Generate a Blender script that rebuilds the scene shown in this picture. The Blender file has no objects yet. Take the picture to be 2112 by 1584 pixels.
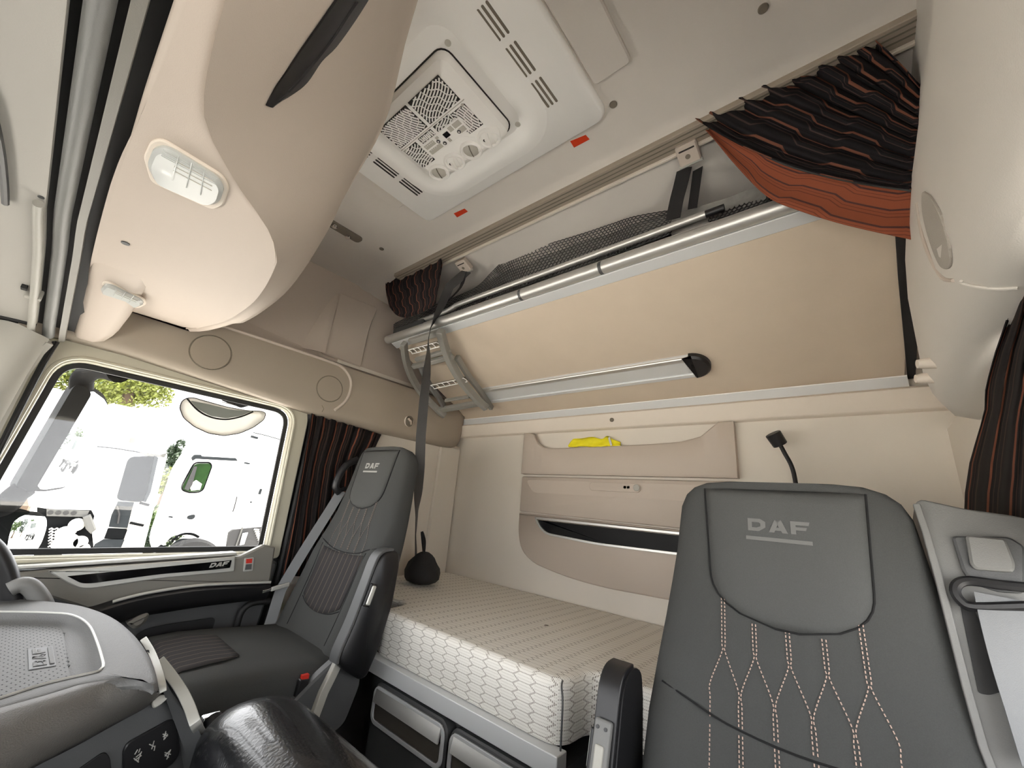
import bpy, bmesh, math, random
from mathutils import Vector, Matrix
from mathutils.bvhtree import BVHTree

scene = bpy.context.scene
C = scene.collection
random.seed(7)

# ---------------------------------------------------------------- camera, sky, light, exposure
# Frame: X runs to the rear of the cab, Y across it to the passenger door, Z up.
# Heights below are measured from eye level; everything is lifted by EYE at the end
# so that the cab floor lies at z = 0.
EYE = 1.20
YAW, PITCH, ROLL, FOC = math.radians(49.03), math.radians(17.02), math.radians(5.06), 829.4
def cam_axes():
    f0 = Vector((math.sin(YAW), math.cos(YAW), 0)); r0 = Vector((math.cos(YAW), -math.sin(YAW), 0)); up = Vector((0, 0, 1))
    f = f0*math.cos(PITCH) + up*math.sin(PITCH); u1 = up*math.cos(PITCH) - f0*math.sin(PITCH)
    return r0*math.cos(ROLL) + u1*math.sin(ROLL), u1*math.cos(ROLL) - r0*math.sin(ROLL), f
CR, CU, CF = cam_axes()
cam_data = bpy.data.cameras.new('camera'); cam = bpy.data.objects.new('camera', cam_data); C.objects.link(cam)
cam_data.sensor_fit = 'HORIZONTAL'; cam_data.sensor_width = 36.0; cam_data.lens = FOC/2112*36.0
cam_data.clip_start = 0.01; cam_data.clip_end = 500
m3 = Matrix((CR, CU, -CF)).transposed()
cam.matrix_world = Matrix.Translation((0, 0, EYE)) @ m3.to_4x4()
scene.camera = cam

world = bpy.data.worlds.new('sky'); scene.world = world; world.use_nodes = True
wn = world.node_tree.nodes; wl = world.node_tree.links
bg = wn['Background']; bg.inputs['Color'].default_value = (0.985, 0.99, 1.0, 1); bg.inputs['Strength'].default_value = 1.0
sun_d = bpy.data.lights.new('sun', 'SUN'); sun_d.energy = 5.0; sun_d.angle = math.radians(6); sun_d.color = (1, .95, .86)
sun = bpy.data.objects.new('sun', sun_d); C.objects.link(sun)
sun.rotation_euler = Vector((-.55, -.12, -.83)).to_track_quat('-Z', 'Y').to_euler()   # from behind the cab, so no beam falls inside
scene.view_settings.view_transform = 'Standard'; scene.view_settings.look = 'None'
scene.view_settings.gamma = 1.0; scene.view_settings.use_curve_mapping = False
scene.view_settings.exposure = 2.9
scene.cycles.max_bounces = 14; scene.cycles.diffuse_bounces = 9; scene.cycles.glossy_bounces = 5
scene.cycles.transparent_max_bounces = 16; scene.cycles.caustics_reflective = False; scene.cycles.caustics_refractive = False
scene.cycles.use_denoising = True

# ---------------------------------------------------------------- measuring helpers
def V(*a): return Vector(a[0]) if len(a) == 1 else Vector(a)
def ray(px, py):
    return (CF*FOC + CR*(px-1056) - CU*(py-792)).normalized()
def PX(px, py, v): d = ray(px, py); return d*(v/d.x)
def PY(px, py, v): d = ray(px, py); return d*(v/d.y)
def PZ(px, py, v): d = ray(px, py); return d*(v/d.z)
def PP(px, py, p, n): d = ray(px, py); return d*(Vector(p).dot(n)/d.dot(n))

# ---------------------------------------------------------------- object helpers
WL = {}
def put(o, parent, world_loc):
    C.objects.link(o)
    if parent is not None:
        o.parent = parent; o.location = Vector(world_loc) - WL[parent.name]
    else:
        o.location = world_loc
    WL[o.name] = Vector(world_loc)
def tag(o, label=None, cat=None, group=None, kind=None):
    if label: o['label'] = label
    if cat: o['category'] = cat
    if group: o['group'] = group
    if kind: o['kind'] = kind
    return o
def thing(name, label, cat, loc, group=None):
    o = bpy.data.objects.new(name, None); o.empty_display_size = .05
    put(o, None, V(loc)); return tag(o, label, cat, group)
def copy_tree(o, delta=(0, 0, 0), parent=None):
    c = o.copy(); C.objects.link(c); c.parent = parent
    if parent is None: c.location = o.location + Vector(delta)
    WL[c.name] = WL[o.name] + Vector(delta)
    for ch in list(o.children): copy_tree(ch, delta, c)
    return c

class MB:
    """collects shapes and links them as ONE mesh object"""
    def __init__(s): s.v = []; s.f = []; s.uv = {}
    def add(s, vs, fs, uvs=None):
        b = len(s.v); s.v += [Vector(p) for p in vs]
        for f in fs: s.f.append(tuple(b+i for i in f))
        if uvs:
            for i, u in enumerate(uvs): s.uv[b+i] = u
        return s
    def box(s, lo, hi):
        x0, y0, z0 = lo; x1, y1, z1 = hi
        return s.add([(x0,y0,z0),(x1,y0,z0),(x1,y1,z0),(x0,y1,z0),(x0,y0,z1),(x1,y0,z1),(x1,y1,z1),(x0,y1,z1)],
                     [(0,3,2,1),(4,5,6,7),(0,1,5,4),(1,2,6,5),(2,3,7,6),(3,0,4,7)])
    def obox(s, c, ax, ay, az):
        c, ax, ay, az = map(Vector, (c, ax, ay, az)); P = []
        for k in (-1, 1):
            for i, j in ((-1,-1),(1,-1),(1,1),(-1,1)): P.append(c + ax*i + ay*j + az*k)
        return s.add(P, [(0,3,2,1),(4,5,6,7),(0,1,5,4),(1,2,6,5),(2,3,7,6),(3,0,4,7)])
    def loops(s, L, cap0=True, cap1=True, closed=True):
        n = len(L[0]); vs = [p for l in L for p in l]; fs = []
        for i in range(len(L)-1):
            for j in range(n if closed else n-1):
                k = (j+1) % n
                fs.append((i*n+j, i*n+k, (i+1)*n+k, (i+1)*n+j))
        if closed and cap0: fs.append(tuple(reversed(range(n))))
        if closed and cap1: fs.append(tuple((len(L)-1)*n+j for j in range(n)))
        return s.add(vs, fs)
    def tube(s, pts, r, n=10, cap=True, flat=None, up=None):
        pts = [Vector(p) for p in pts]; L = []; prev = None
        for i, p in enumerate(pts):
            t = (pts[min(i+1, len(pts)-1)] - pts[max(i-1, 0)]).normalized()
            if prev is None:
                a = Vector(up) if up else (Vector((0,0,1)) if abs(t.z) < .9 else Vector((1,0,0)))
            else: a = prev
            a = (a - t*a.dot(t)).normalized(); prev = a; b = t.cross(a)
            rr = r[i] if isinstance(r, (list, tuple)) else r
            fl = flat if flat else 1.0
            L.append([p + a*math.cos(2*math.pi*k/n)*rr*fl + b*math.sin(2*math.pi*k/n)*rr for k in range(n)])
        return s.loops(L, cap, cap)
    def ribbon(s, pts, w, t, side=None):
        """flat webbing along pts; side = width direction (one vector or a list)"""
        pts = [Vector(p) for p in pts]; L = []
        for i, p in enumerate(pts):
            tg = (pts[min(i+1, len(pts)-1)] - pts[max(i-1, 0)]).normalized()
            sd = Vector(side[i]) if isinstance(side, list) else Vector(side)
            sd = (sd - tg*sd.dot(tg)).normalized(); nn = tg.cross(sd)
            ww = w[i] if isinstance(w, list) else w
            L.append([p+sd*ww/2+nn*t/2, p-sd*ww/2+nn*t/2, p-sd*ww/2-nn*t/2, p+sd*ww/2-nn*t/2])
        return s.loops(L)
    def prism(s, pts, d, cham=0.0):
        """polygon (3-D points) extruded by vector d, optional chamfer round the far end"""
        pts = [Vector(p) for p in pts]; d = Vector(d); L = [pts]
        if cham > 0:
            L.append([p + d - d.normalized()*cham for p in pts]); L.append([p + d for p in inset(pts, cham, d)])
        else: L.append([p + d for p in pts])
        return s.loops(L)
    def ring(s, outer, inner, d):
        o = [Vector(p) for p in outer]; i = [Vector(p) for p in inner]; d = Vector(d)
        L = [o, [p+d for p in o], [p+d for p in i], i, o]
        n = len(o); vs = L[0]+L[1]+L[2]+L[3]; fs = []
        for a in range(4):
            b = (a+1) % 4
            for j in range(n): k = (j+1) % n; fs.append((a*n+j, a*n+k, b*n+k, b*n+j))
        return s.add(vs, fs)
    def grid(s, rows, thick=None, uv=True):
        """open sheet from rows of points, thickened along its normals"""
        nr, nc = len(rows), len(rows[0]); vs = [Vector(p) for r in rows for p in r]
        fs = [(i*nc+j, i*nc+j+1, (i+1)*nc+j+1, (i+1)*nc+j) for i in range(nr-1) for j in range(nc-1)]
        uvs = [(j/(nc-1), i/(nr-1)) for i in range(nr) for j in range(nc)]
        if thick:
            N = []
            for i in range(nr):
                for j in range(nc):
                    a = vs[i*nc+min(j+1, nc-1)]-vs[i*nc+max(j-1, 0)]; b = vs[min(i+1, nr-1)*nc+j]-vs[max(i-1, 0)*nc+j]
                    q = a.cross(b); N.append(q.normalized() if q.length > 1e-12 else Vector((0,0,1)))
            m = len(vs); vs = vs + [p + nrm*thick for p, nrm in zip(vs, N)]
            fs = fs + [tuple(reversed([m+i for i in f])) for f in fs]; uvs = uvs*2
            bd = [j for j in range(nc)] + [i*nc+nc-1 for i in range(1, nr)] + [(nr-1)*nc+j for j in range(nc-2, -1, -1)] + [i*nc for i in range(nr-2, 0, -1)]
            for a in range(len(bd)):
                b = (a+1) % len(bd); fs.append((bd[a], m+bd[a], m+bd[b], bd[b]))
        return s.add(vs, fs, uvs if uv else None)
    def ball(s, c, rx, ry, rz, n=12, m=8):
        c = Vector(c); L = []
        for i in range(m+1):
            a = math.pi*(i/m) ; zz = -math.cos(a); rr = max(math.sin(a), .02)
            L.append([c + Vector((rx*rr*math.cos(2*math.pi*j/n), ry*rr*math.sin(2*math.pi*j/n), rz*zz)) for j in range(n)])
        return s.loops(L)
    def disc(s, c, nrm, r, h, n=24, r2=None, cham=0):
        c = Vector(c); nrm = Vector(nrm).normalized(); a = nrm.orthogonal().normalized(); b = nrm.cross(a)
        P = lambda rr, hh: [c + a*rr*math.cos(2*math.pi*k/n) + b*rr*math.sin(2*math.pi*k/n) + nrm*hh for k in range(n)]
        L = [P(r, 0)]
        if cham: L += [P(r, h-cham), P(r-cham, h)]
        else: L += [P(r2 if r2 else r, h)]
        return s.loops(L)
    def mesh(s, name, smooth=True, ang=38):
        me = bpy.data.meshes.new(name)
        me.from_pydata([tuple(p) for p in s.v], [], s.f); 
        bm = bmesh.new(); bm.from_mesh(me); bmesh.ops.recalc_face_normals(bm, faces=bm.faces)
        if smooth:
            for f in bm.faces: f.smooth = True
            lim = math.radians(ang)
            for e in bm.edges:
                if len(e.link_faces) == 2 and e.calc_face_angle(0) > lim: e.smooth = False
        if s.uv:
            ul = bm.loops.layers.uv.new('UVMap'); bm.verts.ensure_lookup_table()
            for f in bm.faces:
                for l in f.loops:
                    if l.vert.index in s.uv: l[ul].uv = s.uv[l.vert.index]
        bm.to_mesh(me); bm.free(); return me
    def build(s, name, mat, parent=None, smooth=True, bevel=0, seg=2, sub=0, ang=38, label=None, cat=None, group=None, kind=None):
        lo = Vector((min(p.x for p in s.v), min(p.y for p in s.v), min(p.z for p in s.v)))
        hi = Vector((max(p.x for p in s.v), max(p.y for p in s.v), max(p.z for p in s.v)))
        org = Vector(((lo.x+hi.x)/2, (lo.y+hi.y)/2, lo.z if parent is None else (lo.z+hi.z)/2))
        s.v = [p-org for p in s.v]
        me = s.mesh(name, smooth, ang); o = bpy.data.objects.new(name, me)
        if mat: me.materials.append(mat)
        put(o, parent, org)
        if bevel:
            b = o.modifiers.new('bevel', 'BEVEL'); b.width = bevel; b.segments = seg; b.limit_method = 'ANGLE'; b.angle_limit = math.radians(35); b.harden_normals = True
            for p in me.polygons: p.use_smooth = True
        if sub:
            m = o.modifiers.new('sub', 'SUBSURF'); m.levels = sub; m.render_levels = sub
        return tag(o, label, cat, group, kind)

def inset(pts, d, nrm):
    n = len(pts); nrm = Vector(nrm).normalized(); out = []
    cen = sum(pts, Vector())/n
    area = sum(((pts[i]-cen).cross(pts[(i+1) % n]-cen)).dot(nrm) for i in range(n)); sg = 1 if area > 0 else -1
    for i in range(n):
        a = (pts[i]-pts[i-1]); b = (pts[(i+1) % n]-pts[i])
        if a.length < 1e-9: a = b
        if b.length < 1e-9: b = a
        na = nrm.cross(a).normalized()*sg; nb = nrm.cross(b).normalized()*sg
        m = (na+nb); m = m.normalized() if m.length > 1e-6 else na
        out.append(pts[i] + m*(d/max(m.dot(na), .35)))
    return out
def rr2(w, h, r, n=5, cx=0, cy=0):
    P = []; r = min(r, w/2-1e-5, h/2-1e-5)
    for sx, sy, a0 in ((1,1,0),(-1,1,90),(-1,-1,180),(1,-1,270)):
        for k in range(n+1):
            a = math.radians(a0+90*k/n); P.append((cx+sx*(w/2-r)+r*math.cos(a), cy+sy*(h/2-r)+r*math.sin(a)))
    return P
class Fr:
    """a local frame: to(u, v, w) -> world"""
    def __init__(s, o, eu, ev, ew=None):
        s.o = Vector(o); s.u = Vector(eu).normalized(); e = Vector(ev); s.v = (e - s.u*e.dot(s.u)).normalized()
        s.w = s.u.cross(s.v) if ew is None else Vector(ew).normalized()
    def to(s, u, v, w=0): return s.o + s.u*u + s.v*v + s.w*w
    def px(s, x, y, w=0):
        p = PP(x, y, s.o + s.w*w, s.w); q = p - s.o; return (q.dot(s.u), q.dot(s.v))
    def poly(s, P, w=0): return [s.to(a, b, w) for a, b in P]
def roundpoly(P, r, n=4):
    out = []; m = len(P)
    for i in range(m):
        p = Vector(P[i]); a = Vector(P[i-1])-p; b = Vector(P[(i+1) % m])-p
        rr = r[i] if isinstance(r, (list, tuple)) else r
        d = min(rr, a.length*.48, b.length*.48)
        q0 = p + a.normalized()*d; q1 = p + b.normalized()*d
        for k in range(n+1):
            t = k/n; out.append(q0*(1-t)**2 + p*2*t*(1-t) + q1*t*t)
    return out
def smooth_path(P, n=6):
    P = [Vector(p) for p in P]; out = []
    for i in range(len(P)-1):
        p0, p1, p2, p3 = P[max(i-1, 0)], P[i], P[i+1], P[min(i+2, len(P)-1)]
        for k in range(n):
            t = k/n
            out.append(.5*((2*p1) + (p2-p0)*t + (2*p0-5*p1+4*p2-p3)*t*t + (3*p1-p0-3*p2+p3)*t**3))
    out.append(P[-1]); return out
def lerp_tab(T, x):
    if x <= T[0][0]: return T[0][1]
    for (a, u), (b, v) in zip(T, T[1:]):
        if x <= b:
            t = (x-a)/(b-a); return u + (v-u)*t
    return T[-1][1]
def bvh_of(o):
    dg = bpy.context.evaluated_depsgraph_get(); dg.update()
    e = o.evaluated_get(dg); me = e.to_mesh(); w = WL[o.name]
    b = BVHTree.FromPolygons([tuple(v.co + w) for v in me.vertices], [tuple(p.vertices) for p in me.polygons]); e.to_mesh_clear(); return b

# ---------------------------------------------------------------- materials
def lin(c): return tuple(((x/255)/12.92 if x/255 <= .04045 else ((x/255+.055)/1.055)**2.4) for x in c)
def mat(name, rgb, rough=.6, metal=0, noise=0, nscale=40, bump=0, bscale=300, spec=.5, coat=0):
    m = bpy.data.materials.new(name); m.use_nodes = True; nt = m.node_tree; b = nt.nodes['Principled BSDF']
    c = (*lin(rgb), 1); b.inputs['Base Color'].default_value = c
    b.inputs['Roughness'].default_value = rough; b.inputs['Metallic'].default_value = metal
    b.inputs['Specular IOR Level'].default_value = spec; b.inputs['Coat Weight'].default_value = coat
    tc = nt.nodes.new('ShaderNodeTexCoord')
    if noise:
        n = nt.nodes.new('ShaderNodeTexNoise'); n.inputs['Scale'].default_value = nscale; n.inputs['Detail'].default_value = 4
        nt.links.new(tc.outputs['Object'], n.inputs['Vector'])
        r = nt.nodes.new('ShaderNodeMix'); r.data_type = 'RGBA'; r.inputs[6].default_value = tuple(x*(1-noise) for x in c[:3])+(1,); r.inputs[7].default_value = tuple(min(x*(1+noise), 1) for x in c[:3])+(1,)
        nt.links.new(n.outputs['Fac'], r.inputs[0]); nt.links.new(r.outputs[2], b.inputs['Base Color'])
    if bump:
        n2 = nt.nodes.new('ShaderNodeTexNoise'); n2.inputs['Scale'].default_value = bscale; n2.inputs['Detail'].default_value = 2
        nt.links.new(tc.outputs['Object'], n2.inputs['Vector'])
        bp = nt.nodes.new('ShaderNodeBump'); bp.inputs['Strength'].default_value = bump; bp.inputs['Distance'].default_value = .002
        nt.links.new(n2.outputs['Fac'], bp.inputs['Height']); nt.links.new(bp.outputs['Normal'], b.inputs['Normal'])
    return m
class NB:
    """tiny node builder"""
    def __init__(s, m): s.nt = m.node_tree; s.b = s.nt.nodes['Principled BSDF']
    def n(s, t, **k):
        x = s.nt.nodes.new(t)
        for a, v in k.items(): setattr(x, a, v)
        return x
    def val(s, sock, v):
        if isinstance(v, (int, float)): sock.default_value = v
        elif isinstance(v, tuple): sock.default_value = v
        else: s.nt.links.new(v, sock)
    def m(s, op, a, b=None, c=None):
        x = s.n('ShaderNodeMath', operation=op); s.val(x.inputs[0], a)
        if b is not None: s.val(x.inputs[1], b)
        if c is not None: s.val(x.inputs[2], c)
        return x.outputs[0]
    def mix(s, f, a, b):
        x = s.n('ShaderNodeMix', data_type='RGBA'); s.val(x.inputs[0], f); s.val(x.inputs[6], a); s.val(x.inputs[7], b); return x.outputs[2]
    def xyz(s, out):
        x = s.n('ShaderNodeSeparateXYZ'); s.nt.links.new(out, x.inputs[0]); return x.outputs[0], x.outputs[1], x.outputs[2]
M = {}
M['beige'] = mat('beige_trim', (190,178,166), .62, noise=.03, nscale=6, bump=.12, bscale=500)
M['beamc'] = mat('shaded_beam_brown_rail', (158,147,133), .62, noise=.03, nscale=6, bump=.12, bscale=500)  # same trim as the left wall, darkened for its shaded side; rail's own brown
M['grl'] = mat('left_grille', (176,170,160), .8, bump=.8, bscale=900)
M['walll'] = mat('lit_left_trim', (210,205,197), .62, noise=.03, nscale=6, bump=.12, bscale=500)  # beam's mirrored trim, lightened to hold the light from the passenger window
M['ceil'] = mat('beige_headliner', (208,202,195), .85, noise=.04, nscale=5, bump=.2, bscale=700)
M['wallb'] = mat('beige_back_wall', (216,209,198), .7, noise=.03, nscale=5, bump=.12, bscale=600)
M['ledge'] = mat('pale_beige_ledge', (222,212,199), .6, noise=.02, bump=.15, bscale=400)
M['board'] = mat('bunk_underside_fabric', (210,195,176), .9, noise=.05, nscale=9, bump=.2, bscale=900)
M['ac'] = mat('ac_white_plastic', (248,247,244), .5, noise=.02, nscale=8, bump=.08, bscale=500)
M['acgrey'] = mat('ac_grey_plastic', (190,187,178), .45)
M['acdark'] = mat('vent_dark', (44,40,36), .8)
M['slot'] = mat('slot_shade_cap_grey', (118,110,98), .8)  # inner shade of slots as colour; caps and lamp base are plainly this grey
M['alu'] = mat('brushed_aluminium', (206,205,201), .42, metal=.75, bump=.05, bscale=200)
M['alum'] = mat('matte_aluminium', (214,216,217), .45, metal=.2)
M['chrome'] = mat('chrome', (225,225,225), .12, metal=1)
M['ladg'] = mat('ladder_grey', (142,140,134), .5, bump=.08, bscale=500)
M['greyp'] = mat('grey_plastic', (168,166,158), .5, bump=.08, bscale=500)
M['silver'] = mat('silver_paint', (196,196,190), .35, metal=.35)
M['dgrey'] = mat('dark_grey_plastic', (78,79,80), .5, bump=.15, bscale=600)
M['mgrey'] = mat('mid_grey_plastic', (112,112,110), .5, bump=.15, bscale=600)
M['black'] = mat('black_plastic', (24,24,26), .42)
M['rubber'] = mat('black_rubber', (18,18,19), .6)
M['gloss'] = mat('black_gloss', (10,10,12), .08, coat=.5)
M['web'] = mat('black_webbing', (34,33,34), .8, bump=.3, bscale=900)
M['belt'] = mat('grey_belt', (116,118,120), .6, bump=.2, bscale=900)
M['fab'] = mat('seat_fabric', (68,69,68), .95, noise=.12, nscale=500, bump=.35, bscale=900, spec=.2)
M['fabl'] = mat('seat_fabric_light', (77,78,77), .95, noise=.12, nscale=500, bump=.35, bscale=900, spec=.2)
M['seam'] = mat('seam_black', (14,14,15), .9)
M['stitch'] = mat('pale_stitch', (176,152,138), .8)
M['stitchd'] = mat('muted_stitch', (128,118,110), .8)
M['logo'] = mat('logo_grey', (150,150,146), .6)
M['logod'] = mat('logo_dark_grey', (96,96,94), .6)
M['leather'] = mat('black_leather', (20,21,24), .27, noise=.1, nscale=30, bump=.35, bscale=160, coat=.25)
M['cream'] = mat('cream_piping', (190,184,170), .6)
M['red'] = mat('red_plastic', (196,44,30), .5)
M['orange'] = mat('orange_red_sticker', (205,58,20), .5)
M['yellow'] = mat('hi_vis_yellow', (238,226,30), .7, noise=.08, nscale=60)
M['reflect'] = mat('reflective_grey', (205,205,200), .4)
M['white'] = mat('truck_white', (238,238,236), .35, coat=.3)
M['offw'] = mat('off_white', (214,208,196), .5)
M['mirror'] = mat('mirror_glass', (225,228,228), .02, metal=1)
M['tyre'] = mat('tyre', (26,26,27), .85)
M['dash'] = mat('dash_grey', (86,86,85), .55, noise=.08, nscale=60, bump=.4, bscale=420)
M['dashl'] = mat('dash_leather', (98,96,92), .5, noise=.05, nscale=60, bump=.6, bscale=480)
M['mesh'] = mat('net_grey', (62,62,62), .8)
M['duvet'] = mat('grey_bedding', (150,148,143), .95, noise=.25, nscale=40, bump=.5, bscale=120)
M['asphalt'] = mat('asphalt', (196,193,188), .9, noise=.1, nscale=3)
M['xdark'] = mat('outdoor_dark_plastic', (14,15,16), .9, spec=.05)
M['xmid'] = mat('outdoor_grey_plastic', (34,37,39), .9, spec=.1)
M['xlight'] = mat('outdoor_light_grey', (84,84,82), .9, spec=.1)
M['doorg'] = mat('door_trim_grey', (122,119,112), .5, bump=.1, bscale=500)
M['visor'] = mat('visor_grey', (176,173,166), .8, bump=.1, bscale=500)
M['leaf'] = mat('leaf_green', (52,72,22), .6, noise=.35, nscale=3)
M['leafy'] = mat('leaf_yellow', (88,96,22), .6, noise=.3, nscale=3)
M['leafd'] = mat('leaf_dark', (28,46,22), .6, noise=.3, nscale=3)
M['bark'] = mat('bark', (80,66,52), .9)
def lens_mat():
    m = mat('clear_lens', (226,230,228), .12); b = m.node_tree.nodes['Principled BSDF']
    b.inputs['Transmission Weight'].default_value = .35; b.inputs['IOR'].default_value = 1.3; return m
M['lens'] = lens_mat()
def glass_mat(name, tint=(1,1,1), refl=.06):
    m = bpy.data.materials.new(name); m.use_nodes = True; nt = m.node_tree; nt.nodes.clear()
    o = nt.nodes.new('ShaderNodeOutputMaterial'); t = nt.nodes.new('ShaderNodeBsdfTransparent'); g = nt.nodes.new('ShaderNodeBsdfGlossy')
    x = nt.nodes.new('ShaderNodeMixShader'); t.inputs[0].default_value = (*tint, 1); g.inputs['Roughness'].default_value = .01
    x.inputs[0].default_value = refl; nt.links.new(t.outputs[0], x.inputs[1]); nt.links.new(g.outputs[0], x.inputs[2]); nt.links.new(x.outputs[0], o.inputs[0]); return m
M['glass'] = glass_mat('window_glass', (.97,.97,.97), .04)
M['tglass'] = mat('dark_tinted_glass', (58,66,66), .08, coat=.5)
M['gglass'] = mat('painted_reflection_glass', (20,42,14), .6, noise=.8, nscale=5, spec=.1)  # green reflection put into the colour as mottled base tones

def curtain_mat(name, base, s1, s2, freq=9.0, hexy=True, jg=.22):
    """dark cloth with thin coloured stripes that jog sideways, in UV space (u across the cloth, v down it)"""
    m = mat(name, base, .92, spec=.15); k = NB(m)
    tc = k.n('ShaderNodeTexCoord'); u, v, _ = k.xyz(tc.outputs['UV'])
    saw = k.m('ABSOLUTE', k.m('SUBTRACT', k.m('FRACT', k.m('MULTIPLY', v, 3.0)), .5))
    jog = k.m('MULTIPLY', k.m('MINIMUM', k.m('MAXIMUM', k.m('SUBTRACT', saw, .18), 0.0), .14), jg if hexy else .05)
    t = k.m('FRACT', k.m('MULTIPLY', k.m('ADD', u, jog), freq))
    a = k.m('LESS_THAN', k.m('ABSOLUTE', k.m('SUBTRACT', t, .30)), .055)
    b = k.m('LESS_THAN', k.m('ABSOLUTE', k.m('SUBTRACT', t, .72)), .03)
    c = k.m('LESS_THAN', k.m('ABSOLUTE', k.m('SUBTRACT', t, .52)), .02)
    col = k.mix(a, (*lin(base), 1), (*lin(s1), 1)); col = k.mix(b, col, (*lin(s2), 1)); col = k.mix(c, col, (*lin(s2), 1))
    k.nt.links.new(col, k.b.inputs['Base Color']); return m
M['curt'] = curtain_mat('striped_curtain', (33,31,33), (112,72,58), (70,58,55), 9)
M['curtw'] = curtain_mat('striped_curtain_plain', (34,31,31), (116,70,54), (66,52,46), 6, False)
M['lining'] = curtain_mat('orange_curtain_lining', (140,78,56), (82,54,52), (112,62,48), 2.6, True, .75)

def hex_mat():
    """woven mattress cover: rows of long hexagon outlines filled with dashes (UV in metres)"""
    m = mat('mattress_hex_weave', (208,200,184), .95, bump=.25, bscale=700, spec=.15); k = NB(m)
    tc = k.n('ShaderNodeTexCoord'); u, v, _ = k.xyz(tc.outputs['UV'])
    X, Y = k.m('DIVIDE', v, .0205), k.m('DIVIDE', u, .0640)
    md = lambda t, r: k.m('SUBTRACT', k.m('MULTIPLY', k.m('FRACT', k.m('DIVIDE', t, r)), r), r/2)
    ax, ay = md(X, 1.0), md(Y, 1.732); bx, by = md(k.m('SUBTRACT', X, .5), 1.0), md(k.m('SUBTRACT', Y, .866), 1.732)
    da = k.m('ADD', k.m('MULTIPLY', ax, ax), k.m('MULTIPLY', ay, ay)); db = k.m('ADD', k.m('MULTIPLY', bx, bx), k.m('MULTIPLY', by, by))
    sel = k.m('LESS_THAN', da, db); pick = lambda p, q: k.m('ABSOLUTE', k.m('ADD', k.m('MULTIPLY', p, sel), k.m('MULTIPLY', q, k.m('SUBTRACT', 1.0, sel))))
    gx, gy = pick(ax, bx), pick(ay, by)
    d = k.m('MAXIMUM', gx, k.m('ADD', k.m('MULTIPLY', gx, .5), k.m('MULTIPLY', gy, .866)))
    dash = k.m('LESS_THAN', k.m('FRACT', k.m('DIVIDE', u, .0042)), .62)
    edge = k.m('MULTIPLY', k.m('GREATER_THAN', d, .445), dash)
    mid = k.m('MULTIPLY', k.m('MULTIPLY', k.m('LESS_THAN', k.m('ABSOLUTE', k.m('SUBTRACT', gx, .17)), .05), k.m('LESS_THAN', gy, .36)), dash)
    col = k.mix(k.m('MULTIPLY', mid, .45), (*lin((234,231,224)), 1), (*lin((168,162,150)), 1))
    col = k.mix(k.m('MULTIPLY', edge, .8), col, (*lin((122,114,102)), 1))
    k.nt.links.new(col, k.b.inputs['Base Color']); return m
M['hex'] = hex_mat()
def stripe_mat(name, base, stripe, per, w, axis=1):
    m = mat(name, base, .95, bump=.3, bscale=900, spec=.15); k = NB(m); tc = k.n('ShaderNodeTexCoord')
    c = k.xyz(tc.outputs['Object'])[axis]
    s = k.m('LESS_THAN', k.m('ABSOLUTE', k.m('SUBTRACT', k.m('FRACT', k.m('DIVIDE', c, per)), .5)), w)
    k.nt.links.new(k.mix(s, (*lin(base), 1), (*lin(stripe), 1)), k.b.inputs['Base Color']); return m
M['insert'] = stripe_mat('seat_insert_fabric', (58,56,56), (98,88,80), .034, .045)
def grille_mat():
    m = mat('speaker_grille', (150,139,125), .7); k = NB(m); tc = k.n('ShaderNodeTexCoord')
    vo = k.n('ShaderNodeTexVoronoi'); vo.inputs['Scale'].default_value = 260; vo.inputs['Randomness'].default_value = .15
    k.nt.links.new(tc.outputs['Object'], vo.inputs['Vector'])
    d = k.m('LESS_THAN', vo.outputs['Distance'], .3)
    k.nt.links.new(k.mix(d, (*lin((156,145,131)), 1), (*lin((112,103,90)), 1)), k.b.inputs['Base Color']); return m
M['grille'] = grille_mat()

LETTERS = {  # wide capital letters on a 0..1 x 0..1 cell, drawn as strokes (quads)
 'D': [[(0,1),(.72,1),(.80,.72),(0,.72)],[(0,0),(.62,0),(.78,.28),(0,.28)],[(.62,.0),(1,.34),(.72,.40),(.5,.28)],[(.72,1),(1,.78),(.72,.62),(.6,.74)],[(1,.78),(1,.34),(.72,.40),(.72,.62)],[(0,.74),(.24,.74),(.24,.26),(0,.26)]],
 'A': [[(0,0),(.30,0),(.62,1),(.34,1)],[(.34,1),(.70,1),(1.02,0),(.72,0)],[(.26,.16),(.80,.16),(.74,.40),(.33,.40)]],
 'F': [[(.0,1),(1.0,1),(.94,.72),(.0,.72)],[(0,.74),(.27,.74),(.27,0),(0,0)],[(.24,.56),(.84,.56),(.78,.32),(.24,.32)]],
}
def lettering(text, to, h, w, gap, depth):
    """raised letters; to(u, v, d) maps letter plane to the surface. Returns an MB"""
    b = MB(); x = 0
    for ch in text:
        for q in LETTERS[ch]:
            N = 3
            lo = [to(x+p[0]*w, p[1]*h, -depth*.6) for p in q]; hi = [to(x+p[0]*w, p[1]*h, depth) for p in q]
            b.loops([lo, hi])
        x += w+gap
    return b

# ================================================================ the cab shell
CZ = 1.14
def struct(name, mb, m, parent=None, **k):
    o = mb.build(name, m, parent, **k)
    if parent is None: o['kind'] = 'structure'
    return o
def sroot(name, loc, label=None):
    o = bpy.data.objects.new(name, None); put(o, None, V(loc)); o['kind'] = 'structure'
    if label: o['label'] = label
    return o
FB = Fr((1.79,0,0), (0,-1,0), (0,0,1))      # back wall: u towards the driver, v up, w into the cab
FD = Fr((0,1.92,0), (1,0,0), (0,0,1))       # passenger door: u rearward, v up, w into the cab
FC = Fr((0,0,CZ), (0,-1,0), (1,0,0), (0,0,-1))  # ceiling: u towards the driver, v rearward, w down

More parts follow.
